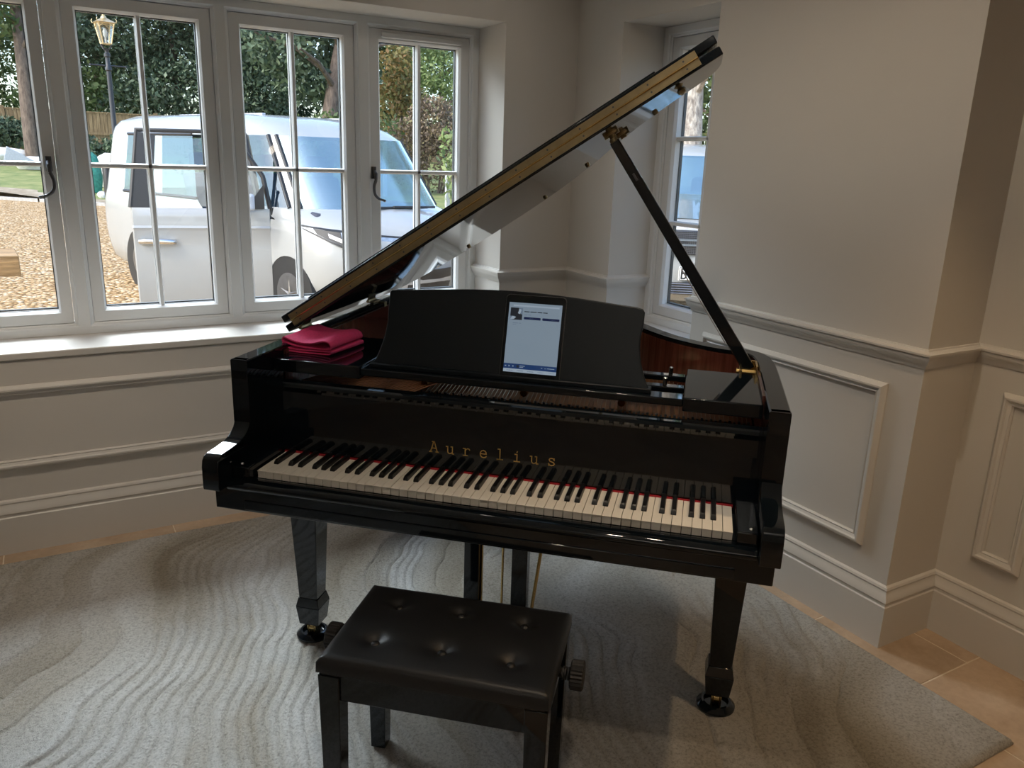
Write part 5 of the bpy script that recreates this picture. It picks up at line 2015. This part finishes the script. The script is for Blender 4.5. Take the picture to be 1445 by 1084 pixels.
def car(name, label, loc, yaw, L, Wd, H, bonnet, cowl):
    root = empty(name, loc, yaw, label, 'car')
    mat = M['van_white']
    w = Wd / 2
    FX = [0.12, 0.25, 0.4, 0.55, 0.7, 0.85]
    b = bonnet
    lv = [(0.44, 0.12, L - 0.10, w * 0.90, 0.25, 0.40, 0.08), (0.50, 0.04, L - 0.03, w * 0.97, 0.25, 0.40, 0.08), (0.70, 0.0, L, w, 0.25, 0.42, 0.09), (b * 0.90, 0.02, L - 0.01, w, 0.25, 0.42, 0.09), (b * 0.965, 0.04, L - 0.05, w * 0.985, 0.25, 0.45, 0.09),
          (b, 0.08, L - 0.16, w * 0.965, 0.25, 0.50, 0.09), (cowl, 0.14, L - 1.15, w * 0.935, 0.25, 0.50, 0.07),
          (H - 0.13, 0.42, L - 1.95, w * 0.76, 0.25, 0.40, 0.07), (H - 0.05, 0.55, L - 2.1, w * 0.70, 0.25, 0.40, 0.06), (H, 0.9, L - 2.5, w * 0.5, 0.2, 0.3, 0.05)]
    v, f, meta, n = loft(lv, FX)
    BELT = 6
    m = BELT * n
    lower = MB().add(v[:m + n], [q for q, (Lv, k) in zip(f, meta) if Lv < BELT] + [tuple(range(m, m + n))])
    wr = 0.38
    me = cut_wheels(lower, 'lower_body', [(0.85, wr), (L - 0.92, wr)], wr + 0.07, w)
    link('lower_body', me, mat, root, smooth=35)
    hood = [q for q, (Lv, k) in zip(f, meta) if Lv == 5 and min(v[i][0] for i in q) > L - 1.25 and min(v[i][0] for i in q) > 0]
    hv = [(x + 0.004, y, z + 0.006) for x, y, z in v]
    tag(MB().add(hv, hood).build('bonnet', M['bonnet_reflection'], root, smooth=40), 'white bonnet with its sky reflection painted in blue-grey')  # blue-grey colour paints in the sky mirrored by the white bonnet
    MB().add(v, [q for q, (Lv, k) in zip(f, meta) if Lv > BELT]).build('roof', mat, root, smooth=35)
    gl = [q for q, (Lv, k) in zip(f, meta) if Lv == BELT]
    MB().add(v, gl).build('window_band', M['windscreen'], root, smooth=40)
    for k in (4, 8, 11, n - 1 - 4, n - 1 - 8, n - 1 - 11, 13, n - 1 - 13):
        a_, b_ = Vector(v[BELT * n + k]), Vector(v[(BELT + 1) * n + k])
        MB().tube([a_, b_], 0.035, 6).build('pillar', mat, root)
    MB().box(0.7, L - 1.5, -w * 0.8, w * 0.8, 0.55, b * 0.9).build('cabin', M['dash'], root)
    for yy_ in (-0.36, 0.36):
        MB().box(L - 2.75, L - 2.6, yy_ - 0.22, yy_ + 0.22, 0.9, H - 0.35).build('seat', M['seat'], root, bevel=0.05)
    for wx in (0.85, L - 0.92):
        for s in (-1, 1):
            wheel(root, wx, s * (w - 0.12), wr, 0.23, s)
    for s in (-1, 1):
        mi = MB().zprism(rrect(L - 1.62, L - 1.48, min(s * (w * 0.95), s * (w * 0.95 + 0.20)), max(s * (w * 0.95), s * (w * 0.95 + 0.20)), 0.04), cowl + 0.02, cowl + 0.18)
        mi.build('wing_mirror', M['trim'], root, bevel=0.02)
    return root, w, L


# the white car facing the house
def world_on(px, dist):
    Rm = cam.rotation_euler.to_matrix()
    d_ = Rm @ Vector(((px[0] - 722.5) / 1123.67, -(px[1] - 542) / 1123.67, -1))
    d2 = Vector((d_.x, d_.y, 0)).normalized()
    k = dist
    sc = dist / math.hypot(d_.x, d_.y)
    return cam.location + d_ * sc


pc = world_on((1003, 345), 7.0)
dirv = Vector((pc.x - cam.location.x, pc.y - cam.location.y, 0)).normalized()
yawc = math.atan2(-dirv.y, -dirv.x) + R(9)
front = Vector((math.cos(yawc), math.sin(yawc), 0))
Lc = 4.6
rootc, wc, _ = car('white_car', 'white car facing the house outside the narrow right window, with a mesh grille', (pc.x - front.x * Lc, pc.y - front.y * Lc, GZ), yawc, Lc, 1.90, 1.80, 1.13, 1.30)
xf = Lc + 0.095
MB().prism([(-0.54, 0.90), (-0.46, 0.85), (0.46, 0.85), (0.54, 0.90), (0.50, 1.05), (-0.50, 1.05)], lambda p: (xf - 0.06, p[0], p[1]), lambda p: (xf + 0.01, p[0], p[1])).build('grille', M['trim'], rootc, bevel=0.01)
gr = rootc.children[-1]
gm = MB()
for k in range(13):
    z_ = 0.862 + k * 0.015
    gm.tube([(xf + 0.012, -0.48, z_), (xf + 0.012, 0.48, z_)], 0.0026, 4)
for k in range(62):
    y_ = -0.48 + k * 0.0156
    gm.tube([(xf + 0.012, y_, 0.862), (xf + 0.012, y_, 1.042)], 0.0022, 4)
gm.build('grille_mesh', M['alloy'], gr, kind='stuff')
for z_ in (0.925, 0.965):
    MB().box(xf + 0.012, xf + 0.022, -0.46, 0.46, z_, z_ + 0.014).build('grille_bar', M['chrome'], gr)
bdg = MB().sweep([(xf + 0.02, p[0], p[1]) for p in rrect(-0.09, 0.09, 0.905, 0.995, 0.02)], (1, 0, 0), [(-0.009, 0), (0.009, 0), (0.009, 0.012), (-0.009, 0.012)], closed=True)
bdg.build('grille_badge', M['chrome'], gr)
MB().box(xf - 0.03, xf + 0.012, -0.46, 0.46, 0.515, 0.615).build('lower_grille', M['trim'], rootc, bevel=0.01)
lg = MB()
for k in range(5):
    lg.tube([(xf + 0.014, -0.45, 0.525 + k * 0.02), (xf + 0.014, 0.45, 0.525 + k * 0.02)], 0.0045, 5)
lg.build('lower_grille_slats', M['alloy'], rootc.children[-1], kind='stuff')
pz0 = 0.635
MB().box(xf, xf + 0.016, -0.26, 0.26, pz0, pz0 + 0.115).build('number_plate', M['plate_white'], rootc, bevel=0.003)
npl = rootc.children[-1]
MB().sweep([(xf + 0.0165, p[0], p[1]) for p in rrect(-0.254, 0.254, pz0 + 0.005, pz0 + 0.110, 0.01)], (1, 0, 0), [(-0.0016, 0), (0.0016, 0), (0.0016, 0.001), (-0.0016, 0.001)], closed=True).build('plate_border', M['trim'], npl)
for i, ch in enumerate('BS'):
    m_ = MB()
    # read from the front: letters run from +... the viewer's left is local +y or -y depending on facing
    strokes(m_, ch, -0.240 + i * 0.066, pz0 + 0.018, 0.052, 0.079, 0.012, lambda x, y, d_: (xf + 0.0165 + d_, x, y), 0.0012)
    m_.build('plate_letter', M['trim'], npl, smooth=0)
for s in (-1, 1):
    MB().prism([(s * 0.57, 0.88), (s * 0.88, 0.90), (s * 0.88, 1.02), (s * 0.55, 1.03)], lambda p: (Lc - 0.22, p[0], p[1]), lambda p: (Lc + 0.085 - 0.28 * abs(p[0]) ** 3, p[0], p[1])).build('headlight', M['headlight'], rootc, bevel=0.01)

# pale-barked tree and hedge beyond window 2
pt = world_on((979, 140), 17.0)
tree('pale_tree', 'thick pale-barked trunk outside the narrow right window above the cars', pt.x, pt.y, 9, [(0, 0, 7.2, 2.2, 2.2, 1.6), (1.6, 0, 4.6, 1.0, 1.0, 1.6)], 2600, 0.14, 'leaf_mid', 71, 0.29, 8, 'pale_bark', base=GZ)
ph = world_on((1000, 150), 27.0)
tree('garden_tree', 'green tree behind the pale trunk outside the narrow right window', ph.x + 0.6, ph.y, 9, crown(77, 9, 3.2, 0.8), 6000, 0.16, 'leaf_mid', 72, 0.2, base=GZ)
pf = world_on((985, 190), 19.5)
f2_ = empty('garden_fence', (pf.x, pf.y, GZ), R(-40), 'brown timber fence glimpsed behind the pale trunk outside the narrow right window', 'fence')
for k in range(24):
    MB().box(-3.6 + k * 0.3, -3.6 + k * 0.3 + 0.28, -0.01 * (k % 2), 0.03, 0, 1.9).build('fence_board', M['fence'], f2_, smooth=0)
